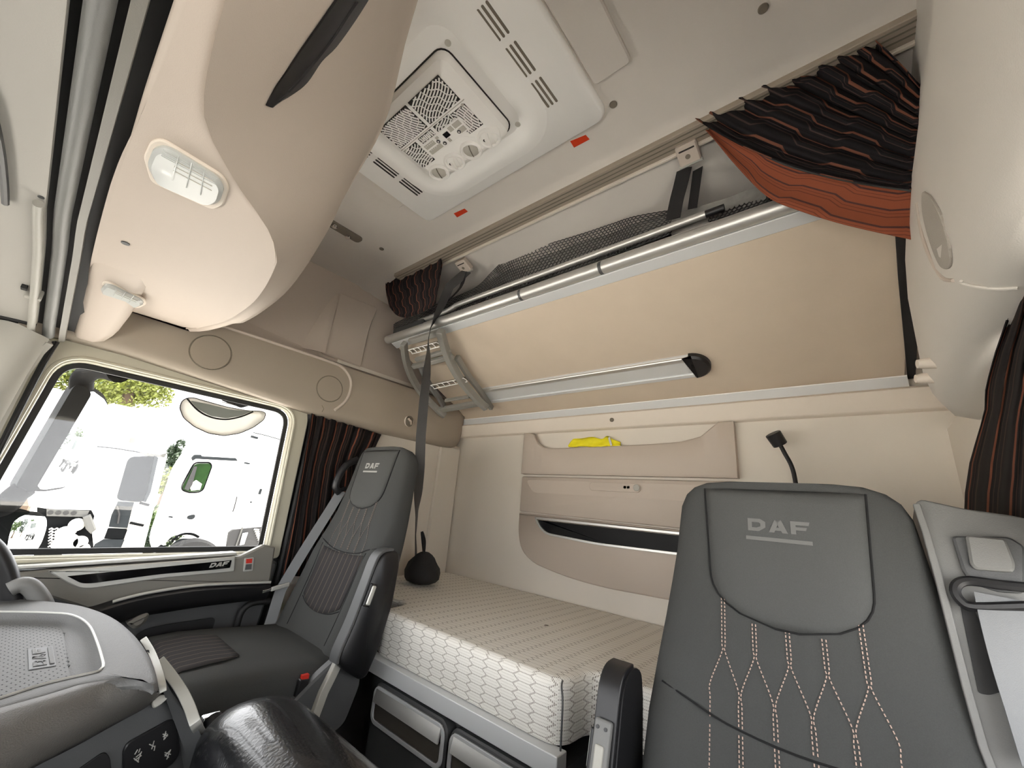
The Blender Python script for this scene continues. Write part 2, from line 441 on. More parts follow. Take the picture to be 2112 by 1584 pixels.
struct('floor', MB().box((-.75,-.42,-1.24), (1.84,2.12,-1.20)), M['dgrey'])

# ceiling: flat roof, sloping down behind the curtain rail
b = MB(); prof = [(-.12,CZ),(.94,CZ),(.965,CZ-.006),(.98,CZ-.014),(1.035,CZ-.014),(1.05,CZ-.02),(1.45,CZ-.06),(1.84,CZ-.14)]
b.loops([[V(x,y,z) for x, z in prof] + [V(1.84,y,1.24), V(-.12,y,1.24)] for y in (-.42,2.16)])
ceiling = struct('ceiling', b, M['ceil'], ang=60)
for s, (p0, p1) in (('a', ((1130,-60),(1298,130))), ):
    q = [FC.px(1120,-20), FC.px(1232,163), FC.px(1298,130), FC.px(1170,-50)]
    v0, v1 = .18, (q[1][1]+q[2][1])/2; u0, u1 = q[1][0], q[2][0]
    MB().prism(FC.poly(rr2(u1-u0+.02, v1-v0, .012, 3, (u0+u1)/2, (v0+v1)/2)), (0,0,-.014), .004).build('ceiling_panel', M['ceil'], ceiling)
    um = -(1.69+.02); MB().prism(FC.poly(rr2(.10, v1-v0, .012, 3, -1.27, (v0+v1)/2-.02)), (0,0,-.008), .003).build('ceiling_panel', M['ceil'], ceiling)
for q in ((1574,17),(1265,215),(787,513)):
    c = PZ(*q, CZ-.0005); MB().disc(c, (0,0,-1), .011, .004, 16, cham=.0015).build('screw_cap', M['slot'], ceiling)

# back wall with storage front
wall_back = struct('wall_back', MB().box((1.79,-.42,-1.2), (1.84,2.12,1.10)), M['wallb'])
b = MB(); pr = [(1.80,.484),(1.742,.478),(1.735,.470),(1.748,.410),(1.754,.403),(1.80,.403)]
b.loops([[V(x,y,z) for x, z in pr] for y in (-.33,1.985)])
ledge = struct('trim_1', b, M['ledge'], ang=50)
ledge['label'] = 'pale beige ledge across the back wall under the folded bunk'
c = PX(1262,866,1.738); MB().disc(c, (-1,0,-.15), .010, .004, 16, cham=.001).build('screw_cap', M['slot'], ledge)

M['slotb'] = mat('slot_black', (10,10,11), .5, spec=.2)
store = thing('storage_cabinet', 'beige moulded storage front with open pocket, drawer and chrome slot on back wall', 'storage', (1.77,.87,-.2))
L, Rr = 1.402, .345
def bw(y, z): return (-y, z)
# pocket panel with its scooped rim
TP = [(Rr,.402),(.40,.402),(.42,.385),(.47,.345),(.55,.326),(.70,.319),(1.20,.313),(1.26,.321),(1.30,.347),(1.325,.385),(1.335,.402),(L,.402)]
ysl = [Rr+(L-Rr)*i/60 for i in range(61)]
LL = []
for i, y in enumerate(ysl):
    zt = lerp_tab(TP, y); ch = .008 if 0 < i < 60 else .0; xo = 1.748 if 0 < i < 60 else 1.756
    LL.append([V(1.789,y,.180), V(1.756,y,.180), V(xo,y,.190), V(xo,y,zt-.006), V(1.754,y,zt), V(1.766,y,zt), V(1.768,y,zt-.004), V(1.789,y,zt-.10 if zt < .40 else zt-.02)])
MB().loops(LL).build('pocket_front', M['beige'], store, ang=50)
# drawer
Dz0 = FB.px(1087,1056)[1]; 
P = [bw(L,.168), bw(L,Dz0), bw(Rr,Dz0-.01), bw(Rr,.168)]
dr = MB().prism(roundpoly(FB.poly(P), .01), (-.026,0,0), .006).build('drawer', M['beige'], store, ang=50)
P = [bw(L-.03,.15), bw(L-.08,.085), bw(Rr+.08,.085), bw(Rr+.03,.15)]
MB().prism(roundpoly(FB.poly(P, .0255), .03), (-.0012,0,0)).build('handle_recess', M['beige'], dr)
a0 = FB.px(1216,1000,.028); a1 = FB.px(1322,1010,.028)
q = [(x, y) for x, y in rr2(a1[0]-a0[0], .040, .02, 6, (a0[0]+a1[0])/2, (a0[1]+a1[1])/2)]
MB().prism(FB.poly(q, .026), (-.006,0,0), .002).build('latch', M['beige'], dr, label='long oval latch plate')
cc = FB.px(1313,1006,.032); MB().disc(FB.to(*cc, .031), (-1,0,0), .015, .005, 20, cham=.002).build('lock_cylinder', M['greyp'], dr)
cc2 = FB.px(1293,1005,.032)
for i, du in enumerate((-.010,.006)):
    MB().prism(FB.poly(rr2(.013,.012,.003,2,cc2[0]+du,cc2[1]), .031), (-.001,0,0)).build('lock_symbol', M['ac'] if i == 0 else M['acgrey'], dr)
# lower flap
P = [bw(L,Dz0-.006), bw(L-.002,-.12), bw(L-.03,-.205), bw(L-.11,-.255), bw(L-.30,-.288), bw(.9,-.30), bw(Rr+.2,-.292), bw(Rr+.06,-.24), bw(Rr,-.15), bw(Rr,Dz0-.016)]
fl = MB().prism(roundpoly(FB.poly(P), [.006,.04,.06,.08,.1,.1,.08,.06,.04,.006]), (-.030,0,0), .008).build('flap', M['beige'], store, ang=50)
so = [FB.px(1103,1066,.034), FB.px(1388,1096,.034), FB.px(1383,1139,.034), FB.px(1230,1124,.034), FB.px(1126,1103,.034), FB.px(1110,1085,.034)]
dx = -Rr-.06; k1 = (so[1][1]-so[0][1])/(so[1][0]-so[0][0]); k2 = (so[2][1]-so[3][1])/(so[2][0]-so[3][0])
so[1] = (dx, so[1][1]+.0*k1); so[2] = (dx-.02, so[2][1]-.006)
ou = roundpoly(FB.poly(so, .030), [.012,.02,.02,.05,.05,.03]); inn = inset(ou, .0105, FB.w)
MB().ring(ou, inn, (-.010,0,0)).build('slot_surround', M['alu'], fl, bevel=.0015, label='satin silver slot surround')
MB().prism([p+V(.002,0,0) for p in inn], (-.003,0,0)).build('slot_opening', M['slotb'], fl)
tw = [FB.to(so[0][0]+.02, so[0][1]-.012, .04), FB.to(so[1][0]-.02, so[1][1]-.012, .04)]
MB().tube(tw, .0028, 8).build('slot_bead', M['chrome'], fl)

# ---- passenger side wall: upper wall, speaker beam, lower wall
b = MB(); pr = [(1.985,.58),(2.03,.86),(2.055,CZ+.01)]
b.loops([[V(x,y,z) for y, z in pr] + [V(x,2.16,CZ+.01), V(x,2.16,.58)] for x in (-.15,1.80)])
wall_r = struct('wall_right', b, M['beige'], ang=30)
def wy(z): return 1.985 + (z-.58)*(.045/.28) if z < .86 else 2.03 + (z-.86)*(.025/.28)
def wallpatch(P, d): return [V(x, wy(z)-.001, z) for x, z in P]
# raised hatch with its curved shoulder
P = [(.812,.66),(.84,.84),(.85,1.04),(1.085,1.05),(1.05,.90),(1.03,.655)]
MB().prism(roundpoly(wallpatch(P,0), [.01,.1,.02,.02,.1,.01]), (0,-.014,0), .005).build('wall_hatch', M['beige'], wall_r)
rows = []
for i in range(9):
    t = i/8; z = .655 + .38*t; w = .10*(1-t)**.7 + .004
    rows.append([V(.815+.035*t - w*k/6, wy(z)-.0005 - .040*(1-t)**.5*(math.sin(math.pi*.5*(1-k/6))), z) for k in range(7)])
MB().grid(rows, .004).build('wall_shoulder', M['beige'], wall_r)
rows = []
for i in range(10):
    t = i/9; x = .30 + .50*t
    rows.append([V(x, wy(.60+.10*k/6) - .045*(1-(k/6))**1.5*math.sin(min(1,t*1.3)*math.pi/2), .60+.11*(k/6)*(1-.35*t)) for k in range(7)])
MB().grid(rows, .004).build('wall_cove', M['beige'], wall_r)

b = MB(); st = [(-.12,.40),(.13,.395),(.45,.365),(.80,.335),(1.15,.318),(1.62,.318),(1.70,.325),(1.735,.345),(1.748,.38)]
LL = []
for x, zb in st:
    e = 0 if x < 1.6 else (x-1.6)/.15; tp = .60 - .03*e*e
    yf = 1.872 + .035*e*e
    LL.append([V(x,2.0,zb+.01), V(x,yf+.055,zb), V(x,yf+.02,zb+.006), V(x,yf+.004,zb+.03), V(x,yf,zb+.06), V(x,yf-.004,.50), V(x,yf,tp-.02), V(x,yf+.006,tp-.004), V(x,yf+.018,tp), V(x,2.0,tp+.045)])
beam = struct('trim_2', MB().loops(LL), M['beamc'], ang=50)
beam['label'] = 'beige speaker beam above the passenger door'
yb = 1.872
FS = Fr((0,yb-.003,0), (1,0,0), (0,0,1))
for (pc, r) in (((435,727),.066),((680,802),.060)):
    c = PY(*pc, yb-.003)
    g = MB().disc(c, (0,-1,0), r, .004, 40, cham=.002).build('speaker_grille', M['grille'], beam)
    a = [c+V(r*1.03*math.cos(t*math.pi/20),-.002,r*1.03*math.sin(t*math.pi/20)) for t in range(41)]
    MB().tube(a, .0022, 6).build('speaker_ring', M['slot'], g)
lp = smooth_path([PY(*q, yb-.002) for q in ((330,640),(400,655),(470,676),(580,712),(680,746),(706,758),(722,780),(722,805),(712,828),(690,846))], 5)
MB().tube(lp, .007, 8).build('beam_lip', M['beige'], beam)
MB().tube([PY(*q, yb+.0) for q in ((664,850),(668,843),(664,836))], .0012, 6).build('beam_seam', M['slot'], beam)
hk = thing('coat_hook', 'small round beige coat hook plate on the beam beside the dangling strap', 'coat hook', PY(843,869,yb))
c = PY(843,869,yb-.002); MB().disc(c, (0,-1,0), .030, .006, 24, cham=.002).build('plate', M['ledge'], hk)
MB().prism([c+V(x,-.006,z) for x, z in rr2(.05,.062,.025,5)], (0,-.001,0)).build('rim', M['slot'], hk)
MB().tube([c+V(-.010,-.008,.012), c+V(-.002,-.022,-.002), c+V(.012,-.008,-.014)], .006, 8).build('hook', M['beige'], hk)
MB().tube([c+V(-.012,-.0085,.006), c+V(.0,-.010,.014), c+V(.006,-.0085,.004)], .0035, 6).build('hook_slot', M['acdark'], hk)

struct('wall_rear_right', MB().box((.865,1.955,-1.2), (1.80,2.02,.345)).box((.9,1.99,.30), (1.80,2.05,.66)), M['wallb'])
pil = struct('trim_3', MB().prism(roundpoly([V(1.60,1.956,-1.0), V(1.785,1.956,-1.0), V(1.785,1.956,.335), V(1.62,1.956,.335)], .02), (0,-.02,0), .008), M['wallb'])
pil['label'] = 'beige corner trim panel beside the back wall on the passenger side'

# ---- driver side: upper wall and beam bulge, mirrored about the cab centre, ends in a rounded rear edge
b = MB(); LL = []
for x in (-.42,.2,.55,.85,1.05,1.20,1.30,1.37,1.42,1.44):
    e = max(0, (x-1.15)/.29); k = e**2.2
    off = .055*k                       # surface falls back towards the rear end
    zb = .325 - .055*max(0, 1-abs(x-1.36)/.32) + .02*k
    yy = lambda y: y - off
    LL.append([V(x,yy(-.235),CZ+.01), V(x,yy(-.225),1.0), V(x,yy(-.200),.86), V(x,yy(-.172),.74), V(x,yy(-.155),.64), V(x,yy(-.145),.54), V(x,yy(-.142),zb+.10), V(x,yy(-.150),zb+.05), V(x,yy(-.170),zb+.012), V(x,yy(-.205),zb), V(x,-.36,zb), V(x,-.36,CZ+.01)])
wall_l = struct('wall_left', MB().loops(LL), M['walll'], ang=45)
bl = bvh_of(wall_l)
def surf(px, py, bv, off=.0):
    h = bv.ray_cast(V(0,0,0), ray(px, py))
    if h[0] is None: return None
    n = h[1]
    if n.dot(ray(px, py)) > 0: n = -n
    return h[0] + n*off
def surf_poly(P, bv, off): return [surf(x, y, bv, off) for x, y in P]

def poly_part(P, m, parent, name, d, cham=0, **k):
    return MB().prism(P, d, cham).build(name, m, parent, **k)
# driver-side speaker grille, seams and clips lie on the curved wall
g = [(1906,392),(1922,402),(1945,440),(1962,500),(1967,540),(1960,556),(1945,552),(1930,520),(1914,470),(1906,430)]
gp = surf_poly(g, bl, .0005); gp = [p for p in gp if p]
MB().prism(roundpoly(gp, .02, 3), V(0,.003,0), .001).build('speaker_grille', M['grl'], wall_l)
arc = [p for p in (surf(x, y, bl, .0015) for x, y in ((1985,578),(1986,583),(2005,588),(2030,592),(2060,594),(2100,592))) if p]
MB().tube(smooth_path(arc, 4), .0022, 6).build('wall_seam', M['walll'], wall_l)
arc = [p for p in (surf(x, y, bl, .001) for x, y in ((1893,420),(1903,480),(1920,530),(1945,572),(1968,578))) if p]
MB().tube(smooth_path(arc, 4), .0028, 8).build('wall_lip', M['beige'], wall_l)
for (x, y) in ((1912,748),(1907,779)):
    p = surf(x+10, y, bl) or V(1.38,-.18,.4)
    t = MB(); t.tube([p+V(.01,-.02,0), p+V(.0,.012,0), p+V(-.002,.022,0)], [.012,.0115,.009], 12)
    t.build('bunk_peg', M['ledge'], wall_l)
struct('wall_rear_left', MB().box((.98,-.36,-1.2), (1.80,-.238,.345)), M['wallb'])
d2 = sroot('door_2', (.35,-.27,-1.15), 'driver door beside the camera')
wo2 = roundpoly([V(-.125,-.275,-.30), V(.98,-.275,-.30), V(.98,-.275,.36), V(-.09,-.275,.40)], .03, 8); wi2 = roundpoly([V(-.055,-.275,-.262), V(.90,-.275,-.262), V(.90,-.275,.318), V(-.008,-.275,.346)], .07, 8)
MB().ring(wo2, wi2, (0,-.035,0)).build('window_frame', M['greyp'], d2)
MB().box((-.125,-.31,-1.2), (.98,-.275,-.30)).build('panel', M['dgrey'], d2)
struct('window_3', MB().prism([p+V(0,-.02,0) for p in wi2], (0,-.005,0)), M['glass'], smooth=False)
struct('trim_8', MB().box((-.62,-.40,-1.2), (-.12,-.30,.62)), M['greyp'])
struct('wall_alcove_left', MB().box((1.40,-.40,.33), (1.80,-.305,CZ)), M['wallb'])
struct('wall_front_with_blocker', MB().box((-.75,-.42,-1.2), (-.62,2.12,-.42)).box((-.62,-.42,.12), (-.56,2.12,1.2)), M['dgrey'])  # upper box, unseen, hangs low to cut windscreen light
struct('ceiling_front', MB().box((-.62,-.42,1.16), (-.10,2.12,1.2)), M['ceil'])
struct('window_2', MB().box((-.600,-.38,-.42), (-.594,2.08,.12)), M['glass'], smooth=False)

# ---------------------------------------------------------------- overhead console across the windscreen header
def cat(T, y):
    """smooth (monotone-ish) table lookup"""
    n = len(T)
    if y <= T[0][0]: return T[0][1]
    for i in range(n-1):
        a, b_ = T[i][0], T[i+1][0]
        if y <= b_:
            t = (y-a)/(b_-a); p1, p2 = T[i][1], T[i+1][1]; p0 = T[max(i-1,0)][1]; p3 = T[min(i+2,n-1)][1]
            return .5*((2*p1)+(p2-p0)*t+(2*p0-5*p1+4*p2-p3)*t*t+(3*p1-p0-3*p2+p3)*t**3)
    return T[-1][1]
TF = [(-.3,-.037),(.5,-.036),(.81,-.034),(1.4,-.02),(1.85,-.005)]
TC = [(-.3,-.012),(.3,.0),(.516,.012),(.671,.035),(.767,.094),(.90,.206),(1.02,.262),(1.25,.300),(1.418,.310),(1.60,.303),(1.76,.272),(1.85,.235)]
TTx = [(-.3,.19),(.3,.21),(.516,.25),(.62,.277),(.83,.360),(1.03,.388),(1.27,.408),(1.455,.386),(1.60,.352),(1.76,.292),(1.85,.25)]
TTz = [(-.3,1.10),(.3,1.09),(.516,1.055),(.62,1.02),(.83,.945),(1.03,.85),(1.27,.715),(1.455,.622),(1.60,.572),(1.76,.538),(1.85,.53)]
console = thing('overhead_console', 'large beige overhead storage console with two clear reading lamps above windscreen', 'console', (.1,.8,.52))
LL = []; ys = [-.3+.0425*i for i in range(51)]
for y in ys:
    fx, cx_, tx, tz = cat(TF,y), cat(TC,y), cat(TTx,y), cat(TTz,y)
    e = max(0, (y-1.72)/.13); zb = .52 + .012*e*e
    mx, mz = cx_*.45+tx*.55, zb*.55+tz*.45
    dn = V(tz-zb, 0, -(tx-cx_)); dn = dn.normalized() if dn.length > 1e-6 else V(1,0,0)
    bul = .012 + .03*min(1, max(0, (y-.75)/.3))*(1 if y < 1.6 else .5)
    mx += dn.x*bul*-.0 + bul*.5; mz -= bul*.35
    fil = min(.022, (cx_-fx)*.35)
    P = [(fx+.004,zb+.08),(fx,zb+.012),(fx+.006,zb+.001),(fx+.014,zb),(cx_-fil,zb),(cx_-fil*.3,zb+.002),(cx_+fil*.35,zb+.012),(mx,mz),(tx*.9+mx*.1-.004,tz*.9+mz*.1-.0),(tx,tz),(tx-.012,min(tz+.05,CZ+.005)),(tx-.03,CZ+.012)]
    Q = smooth_path([V(a,y,c) for a, c in P], 3)
    LL.append(Q + [V(fx+.004,y,CZ+.012)])
body = MB().loops(LL).build('body', M['beige'], console, ang=75)
# far end piece that runs down to the side trim
LL = []
for y, z, xr in ((1.40,.527,.10),(1.60,.500,.098),(1.75,.458,.095),(1.84,.425,.088),(1.90,.402,.07),(1.925,.398,.05)):
    fx = lerp_tab([(1.40,-.032),(1.6,-.026),(1.75,-.017),(1.84,-.010),(1.925,.0)], y)
    LL.append([V(fx,y,z+.12), V(fx,y,z+.012), V(fx+.008,y,z+.002), V(fx+.02,y,z), V(xr-.03,y,z), V(xr-.008,y,z+.008), V(xr,y,z+.03), V(xr+.005,y,z+.12)])
endp = MB().loops(LL).build('end_cover', M['beige'], console, ang=60)
# black sheet on the rear face, painted as the storage opening's dark inside
bc = bvh_of(body)
Ls = [(547,214),(566,178),(590,142),(618,100),(646,60),(683,7),(700,-20)]; Rs = [(560,213),(600,190),(630,166),(660,122),(690,92),(730,36),(765,-20)]
Ls = smooth_path([V(*q, 0) for q in Ls], 4); Rs = smooth_path([V(*q, 0) for q in Rs], 4)
rows = [[surf(*(l.lerp(r, k/5)).xy, bc, .0012+.004*math.sin(math.pi*k/5)) for k in range(6)] for l, r in zip(Ls, Rs)]
MB().grid([r for r in rows if all(r)], .003).build('storage_opening_shade', M['black'], console)
hp = [p for p in (surf(x, y, bc, .006) for x, y in ((566,200),(606,160),(650,106),(684,60),(712,16),(728,-8))) if p]
MB().tube(smooth_path(hp, 4), .004, 8).build('storage_net_cord', M['web'], console)
# reading lamps
def lamp(outer, lens, zb, n):
    oc = [PZ(*q, zb+.0005) for q in outer]; lc = [PZ(*q, zb-.004) for q in lens]
    hs = MB().prism(roundpoly(oc, .012, 4), (0,0,-.005), .002).build('lamp_bezel', M['ledge'], console)
    le = MB().prism(roundpoly(lc, .016, 5), (0,0,-.011), .006).build('lens', M['lens'], hs, label='clear ribbed lamp lens')
    a, b2, c2, d2 = [PZ(*q, zb-.0155) for q in n]
    for t in (.30,.52,.74):
        MB().tube([a.lerp(b2, t), d2.lerp(c2, t)], .0011, 6).build('lens_rib', M['lens'], hs)
    for t in (.25,.45,.62):
        MB().tube([a.lerp(d2, t).lerp(b2.lerp(c2, t), .28), a.lerp(d2, t).lerp(b2.lerp(c2, t), .9)], .0009, 6).build('lens_rib', M['acgrey'], hs)
    for t in (.08,.14,.20,.26,.32): MB().tube([a.lerp(d2, t).lerp(b2.lerp(c2, t), .06), a.lerp(d2, t).lerp(b2.lerp(c2, t), .95)], .0006, 5).build('lens_rib', M['lens'], hs)
    bu = a.lerp(b2,.2).lerp(d2.lerp(c2,.2),.86); MB().obox(bu+V(0,0,.003), (.006,0,0), (0,.004,0), (0,0,.002)).build('lens_glint', M['chrome'], hs)
lamp([(297,320),(312,288),(335,282),(462,360),(474,385),(462,420),(440,430),(312,372)], [(305,335),(318,302),(345,297),(450,362),(464,385),(455,412),(432,421),(322,372)], .52, ((330,300),(452,366),(446,418),(312,350)))
lamp([(203,592),(214,578),(228,580),(300,616),(302,626),(286,634),(262,628),(206,606)], [(208,594),(218,584),(232,586),(292,616),(298,624),(284,631),(262,625),(212,606)], .508, ((216,584),(296,618),(284,631),(210,600)))
c = surf(259,501,bc,.0); MB().disc(c, (0,0,-1), .008, .0025, 16).build('screw_cap', M['dgrey'], console)

# ---------------------------------------------------------------- windscreen header: visor, blind roller, strips
TZH = [(-.3,.52),(1.2,.522),(1.42,.512),(1.62,.468),(1.75,.430),(1.85,.398),(1.95,.378)]
def hx(x0, y): return x0 + .034*max(0, (y-1.25)/.6)**1.3
def hpath(x0, dz, y0, y1, n=24): return [V(hx(x0, y), y, cat(TZH, y)+dz) for y in [y0+(y1-y0)*i/n for i in range(n+1)]]
rows = []
for i in range(25):
    y = -.12 + 1.94*i/24; z = cat(TZH, y)
    cut = 0 if y < 1.70 else .04*((y-1.70)/.12)**2
    rows.append([V(hx(-.114,y)-(.36-cut)*k/8, y, z+.006-.05*(k/8)**2-.012*(k == 8)) for k in range(9)])
vis = MB().grid(rows, .012).build('sun_visor', M['visor'], None, label='pale grey sun visor panel above the windscreen at the left edge', cat='visor')
MB().tube(hpath(-.121,-.0175,1.20,1.90), .0085, 12).build('blind_rod', M['greyp'], None, label='pale grey blind pull rod hanging along the visor edge', cat='rod')
cl = thing('rod_clip', 'small grey clip wrapped round the pale blind rod', 'clip', V(hx(-.121,1.67),1.67,cat(TZH,1.67)))
MB().obox(V(hx(-.124,1.67),1.67,cat(TZH,1.67)-.006), (.016,0,0), (0,.012,0), (0,0,.014)).build('clamp', M['greyp'], cl, bevel=.003)
MB().obox(V(hx(-.142,1.655),1.645,cat(TZH,1.655)-.002), (.006,0,0), (0,.012,0), (0,0,.010)).build('tongue', M['black'], cl, bevel=.002)
MB().tube(hpath(-.090,.002,-.3,1.885,30), .0135, 16).build('roller_blind', M['mgrey'], None, label='dark grey roller blind tube between visor and console', cat='roller blind')
b = MB(); pa = hpath(-.060,.0,-.3,1.90,30)
b.loops([[p+V(-.0065,0,-.004), p+V(.0065,0,.001), p+V(.0065,0,.012), p+V(-.0065,0,.012)] for p in pa])
st = b.build('trim_4', M['doorg'], None); st['kind'] = 'structure'; st['label'] = 'pale strip along the windscreen header'
b = MB(); pa = hpath(-.07,.030,-.3,1.93,30)
b.loops([[p+V(-.07,0,0), p+V(.055,0,0), p+V(.055,0,.02), p+V(-.07,0,.02)] for p in pa])
st = b.build('trim_5', M['rubber'], None); st['kind'] = 'structure'; st['label'] = 'black recess behind the roller blind'
ru = hpath(-.118,-.002,1.55,1.80,8)
fe = [V(hx(-.114,y)-(.36-(0 if y < 1.70 else .04*((y-1.70)/.12)**2))*k/8, y, cat(TZH,y)-.004-.05*(k/8)**2) for y in (1.825,) for k in range(9)]
MB().tube(fe, .007, 8).build('visor_edge', M['rubber'], vis)
bvv = bvh_of(vis)
hv = [p for p in (surf(x, y, bvv, .008) for x, y in ((-30,170),(-8,240),(6,310),(13,380),(14,412))) if p]
MB().tube(smooth_path(hv, 4), .006, 8).build('visor_handle', M['black'], vis)
for q in ((85,406),(84,432)):
    p = surf(*q, bvv, .0); 
    if p: MB().disc(p, (0,0,-1), .005, .002, 10).build('visor_screw', M['dgrey'], vis)

# front roof pillar on the passenger side
b = MB(); rows = []
pp = [((-140,640),(20,664),(70,684),(100,700),(110,712)), ((-150,700),(-10,720),(45,716),(84,722),(92,730)), ((-160,860),(-60,800),(0,790),(50,770),(60,775)), ((-200,1010),(-120,940),(-60,900),(-10,880),(2,890)), ((-260,1200),(-200,1100),(-140,1060),(-80,1030),(-66,1040))]
for r, dy in zip(pp, (1.86,1.87,1.88,1.89,1.90)):
    rows.append([PY(x, y, dy-.01*k+(.03 if k == 4 else 0)+(.03 if k == 3 else 0)) for k, (x, y) in enumerate(r)])
rows = [smooth_path(r, 3) for r in rows]
MB().grid(rows, -.02).build('trim_6', M['greyp'], None, label='grey front pillar trim beside the passenger window', kind='structure')

# ---------------------------------------------------------------- passenger door and its window
door = sroot('door_1', (.35,1.92,-1.15), 'passenger door with grey panel and big bright window')
def ringXZ(x0, x1, z0, z1, r, y, n=6): return [V(x,y,z) for x, z in rr2(x1-x0, z1-z0, r, n, (x0+x1)/2, (z0+z1)/2)]
M['frame'] = mat('door_frame_paint', (186,182,164), .45, coat=.2)
wo = [V(-.125,1.965,-.29), V(.815,1.965,-.29), V(.80,1.965,.385), V(-.09,1.965,.405)]
wi = [V(-.055,1.965,-.262), V(.752,1.965,-.262), V(.728,1.965,.338), V(-.008,1.965,.346)]
WO = roundpoly(wo, [.02,.02,.10,.09], 8); WI = roundpoly(wi, [.03,.03,.075,.075], 8)
MB().ring(WO, WI, (0,-.035,0)).build('window_frame', M['frame'], door, bevel=.006, seg=3)
WI2 = inset(WI, .018, V(0,1,0))
MB().ring([p+V(0,.01,0) for p in WI], [p+V(0,.01,0) for p in WI2], (0,-.012,0)).build('window_seal', M['rubber'], door, bevel=.002)
lipo = inset(WI, -.012, V(0,1,0)); MB().tube([p+V(0,-.037,0) for p in lipo+[lipo[0]]], .006, 8).build('frame_bead', M['frame'], door)
pane = MB().prism([p+V(0,.012,0) for p in WI], (0,.005,0)).build('window_1', M['glass'], None, smooth=False); pane['kind'] = 'structure'
b = MB(); b.prism(roundpoly([V(-.125,1.955,-.30), V(.815,1.955,-.30), V(.79,1.955,-.62), V(.70,1.955,-1.15), V(-.125,1.955,-1.15)], [.02,.02,.1,.1,.05]), (0,-.03,0), .01)
b.build('panel', M['dgrey'], door)
def dpx(P, w): return [FD.to(*FD.px(x, y, w), w) for x, y in P]
up = dpx([(-60,1182),(20,1180),(100,1172),(490,1146),(540,1122),(563,1127),(551,1202),(400,1210),(300,1224),(180,1252),(60,1215),(-60,1200)], .005)
MB().prism(roundpoly(up, .006), (0,-.028,0), .006).build('upper_trim', M['doorg'], door)
sl = dpx([(-40,1179),(100,1171),(490,1145),(488,1139),(100,1164),(-40,1172)], .03)
MB().prism(sl, (0,.045,0)).build('sill', M['silver'], door, bevel=.003)
bl1 = roundpoly(dpx([(98,1177),(484,1147),(482,1178),(440,1182),(330,1192),(190,1213),(165,1213),(140,1202)], .030), [.004,.004,.006,.02,.03,.02,.02,.02])
MB().prism(bl1, (0,-.010,0), .003).build('trim_surround', M['silver'], door)
st = MB().prism(roundpoly(dpx([(138,1188),(478,1155),(474,1171),(440,1175),(330,1184),(190,1203),(168,1203)], .040), [.003,.003,.003,.02,.03,.02,.01]), (0,-.003,0), .001).build('trim_strip', M['gloss'], door, label='gloss black strip with silver lettering')
c0 = FD.px(431,1171,.043); c1 = FD.px(470,1166,.043); ev = V(c1[0]-c0[0], 0, c1[1]-c0[1]).normalized()
ew = (c1[0]-c0[0])/3.15
lo0 = FD.to(c0[0], c0[1], .0435)
lettering('DAF', lambda u, v, d: lo0 + ev*u + V(v*.25,0,v) + V(0,-d,0), .0155, ew*.95, ew*.11, .001).build('lettering', M['silver'], st)
sw = MB().prism(roundpoly(dpx([(504,1151),(524,1149),(521,1177),(501,1179)], .033), .004), (0,-.004,0), .0015).build('switch_frame', M['silver'], door)
MB().prism(dpx([(508,1153),(520,1152),(519,1161),(507,1162)], .037), (0,-.003,0)).build('switch_red', M['red'], sw)
MB().prism(dpx([(507,1164),(519,1163),(518,1174),(505,1175)], .037), (0,-.003,0)).build('switch_grey', M['dgrey'], sw)
top = smooth_path(dpx([(150,1262),(200,1246),(260,1228),(330,1214),(420,1203),(551,1198)], .03), 4)
bot = smooth_path(dpx([(200,1300),(240,1285),(270,1274),(330,1264),(420,1250),(542,1236)], .03), 4)
b = MB(); LL = []
for t, u in zip(top, bot):
    LL.append([t+V(0,.02,0), t+V(0,-.035,-.004), t+V(0,-.05,-.014), u+V(0,-.045,.03), u+V(0,-.03,.006), u+V(0,.02,0)])
b.loops(LL).build('armrest', M['black'], door, ang=60)
MB().tube([p+V(0,-.036,.001) for p in top[6:]], .005, 8).build('armrest_highlight', M['silver'], door, label='silver line standing in for the highlight on the door armrest')  # gloss highlight along the armrest edge modelled as a silver tube
MB().prism(roundpoly(dpx([(255,1280),(282,1264),(298,1258),(304,1262),(292,1282),(272,1292)], .03), .01), (0,-.05,0), .01).build('pull_handle', M['doorg'], door)
MB().prism(roundpoly(dpx([(250,1345),(290,1300),(330,1290),(446,1272),(436,1300),(424,1380),(300,1400)], .025), .02), (0,-.004,0)).build('door_pocket', M['black'], door, label='dark recessed door pocket')
rb = smooth_path(dpx([(556,1240),(520,1244),(498,1262),(486,1300),(470,1370),(460,1420)], .034), 4)
MB().tube(rb, .012, 10).build('door_seal', M['rubber'], door)
rb = smooth_path([V(.828,1.945,-1.1), V(.832,1.94,-.5), V(.83,1.94,.1), V(.812,1.94,.34), V(.74,1.94,.408)], 5)
MB().tube(rb, .014, 10).build('rear_seal', M['rubber'], door)
for dx, rr in ((0,.006),(.018,.005)):
    MB().tube(smooth_path([PY(118-dx*300,705,1.90), PY(92-dx*300,748,1.90), PY(40-dx*300,848,1.90), PY(-40-dx*300,1010,1.90)], 4), rr, 8).build('front_seal', M['rubber'], door)
lk = MB().box((.842,1.93,-.50), (.868,1.957,-.28)).box((.836,1.93,-.46), (.85,1.95,-.40)).build('latch_plate', M['black'], door, bevel=.004)
struct('trim_7', MB().box((-.13,1.99,-1.21), (.88,2.004,-.285)).box((.80,1.965,-1.2), (.87,2.0,.40)).box((-.2,1.97,.34), (.9,2.0,.62)).box((-.45,1.97,-1.2), (-.115,2.05,.62)), M['rubber'])

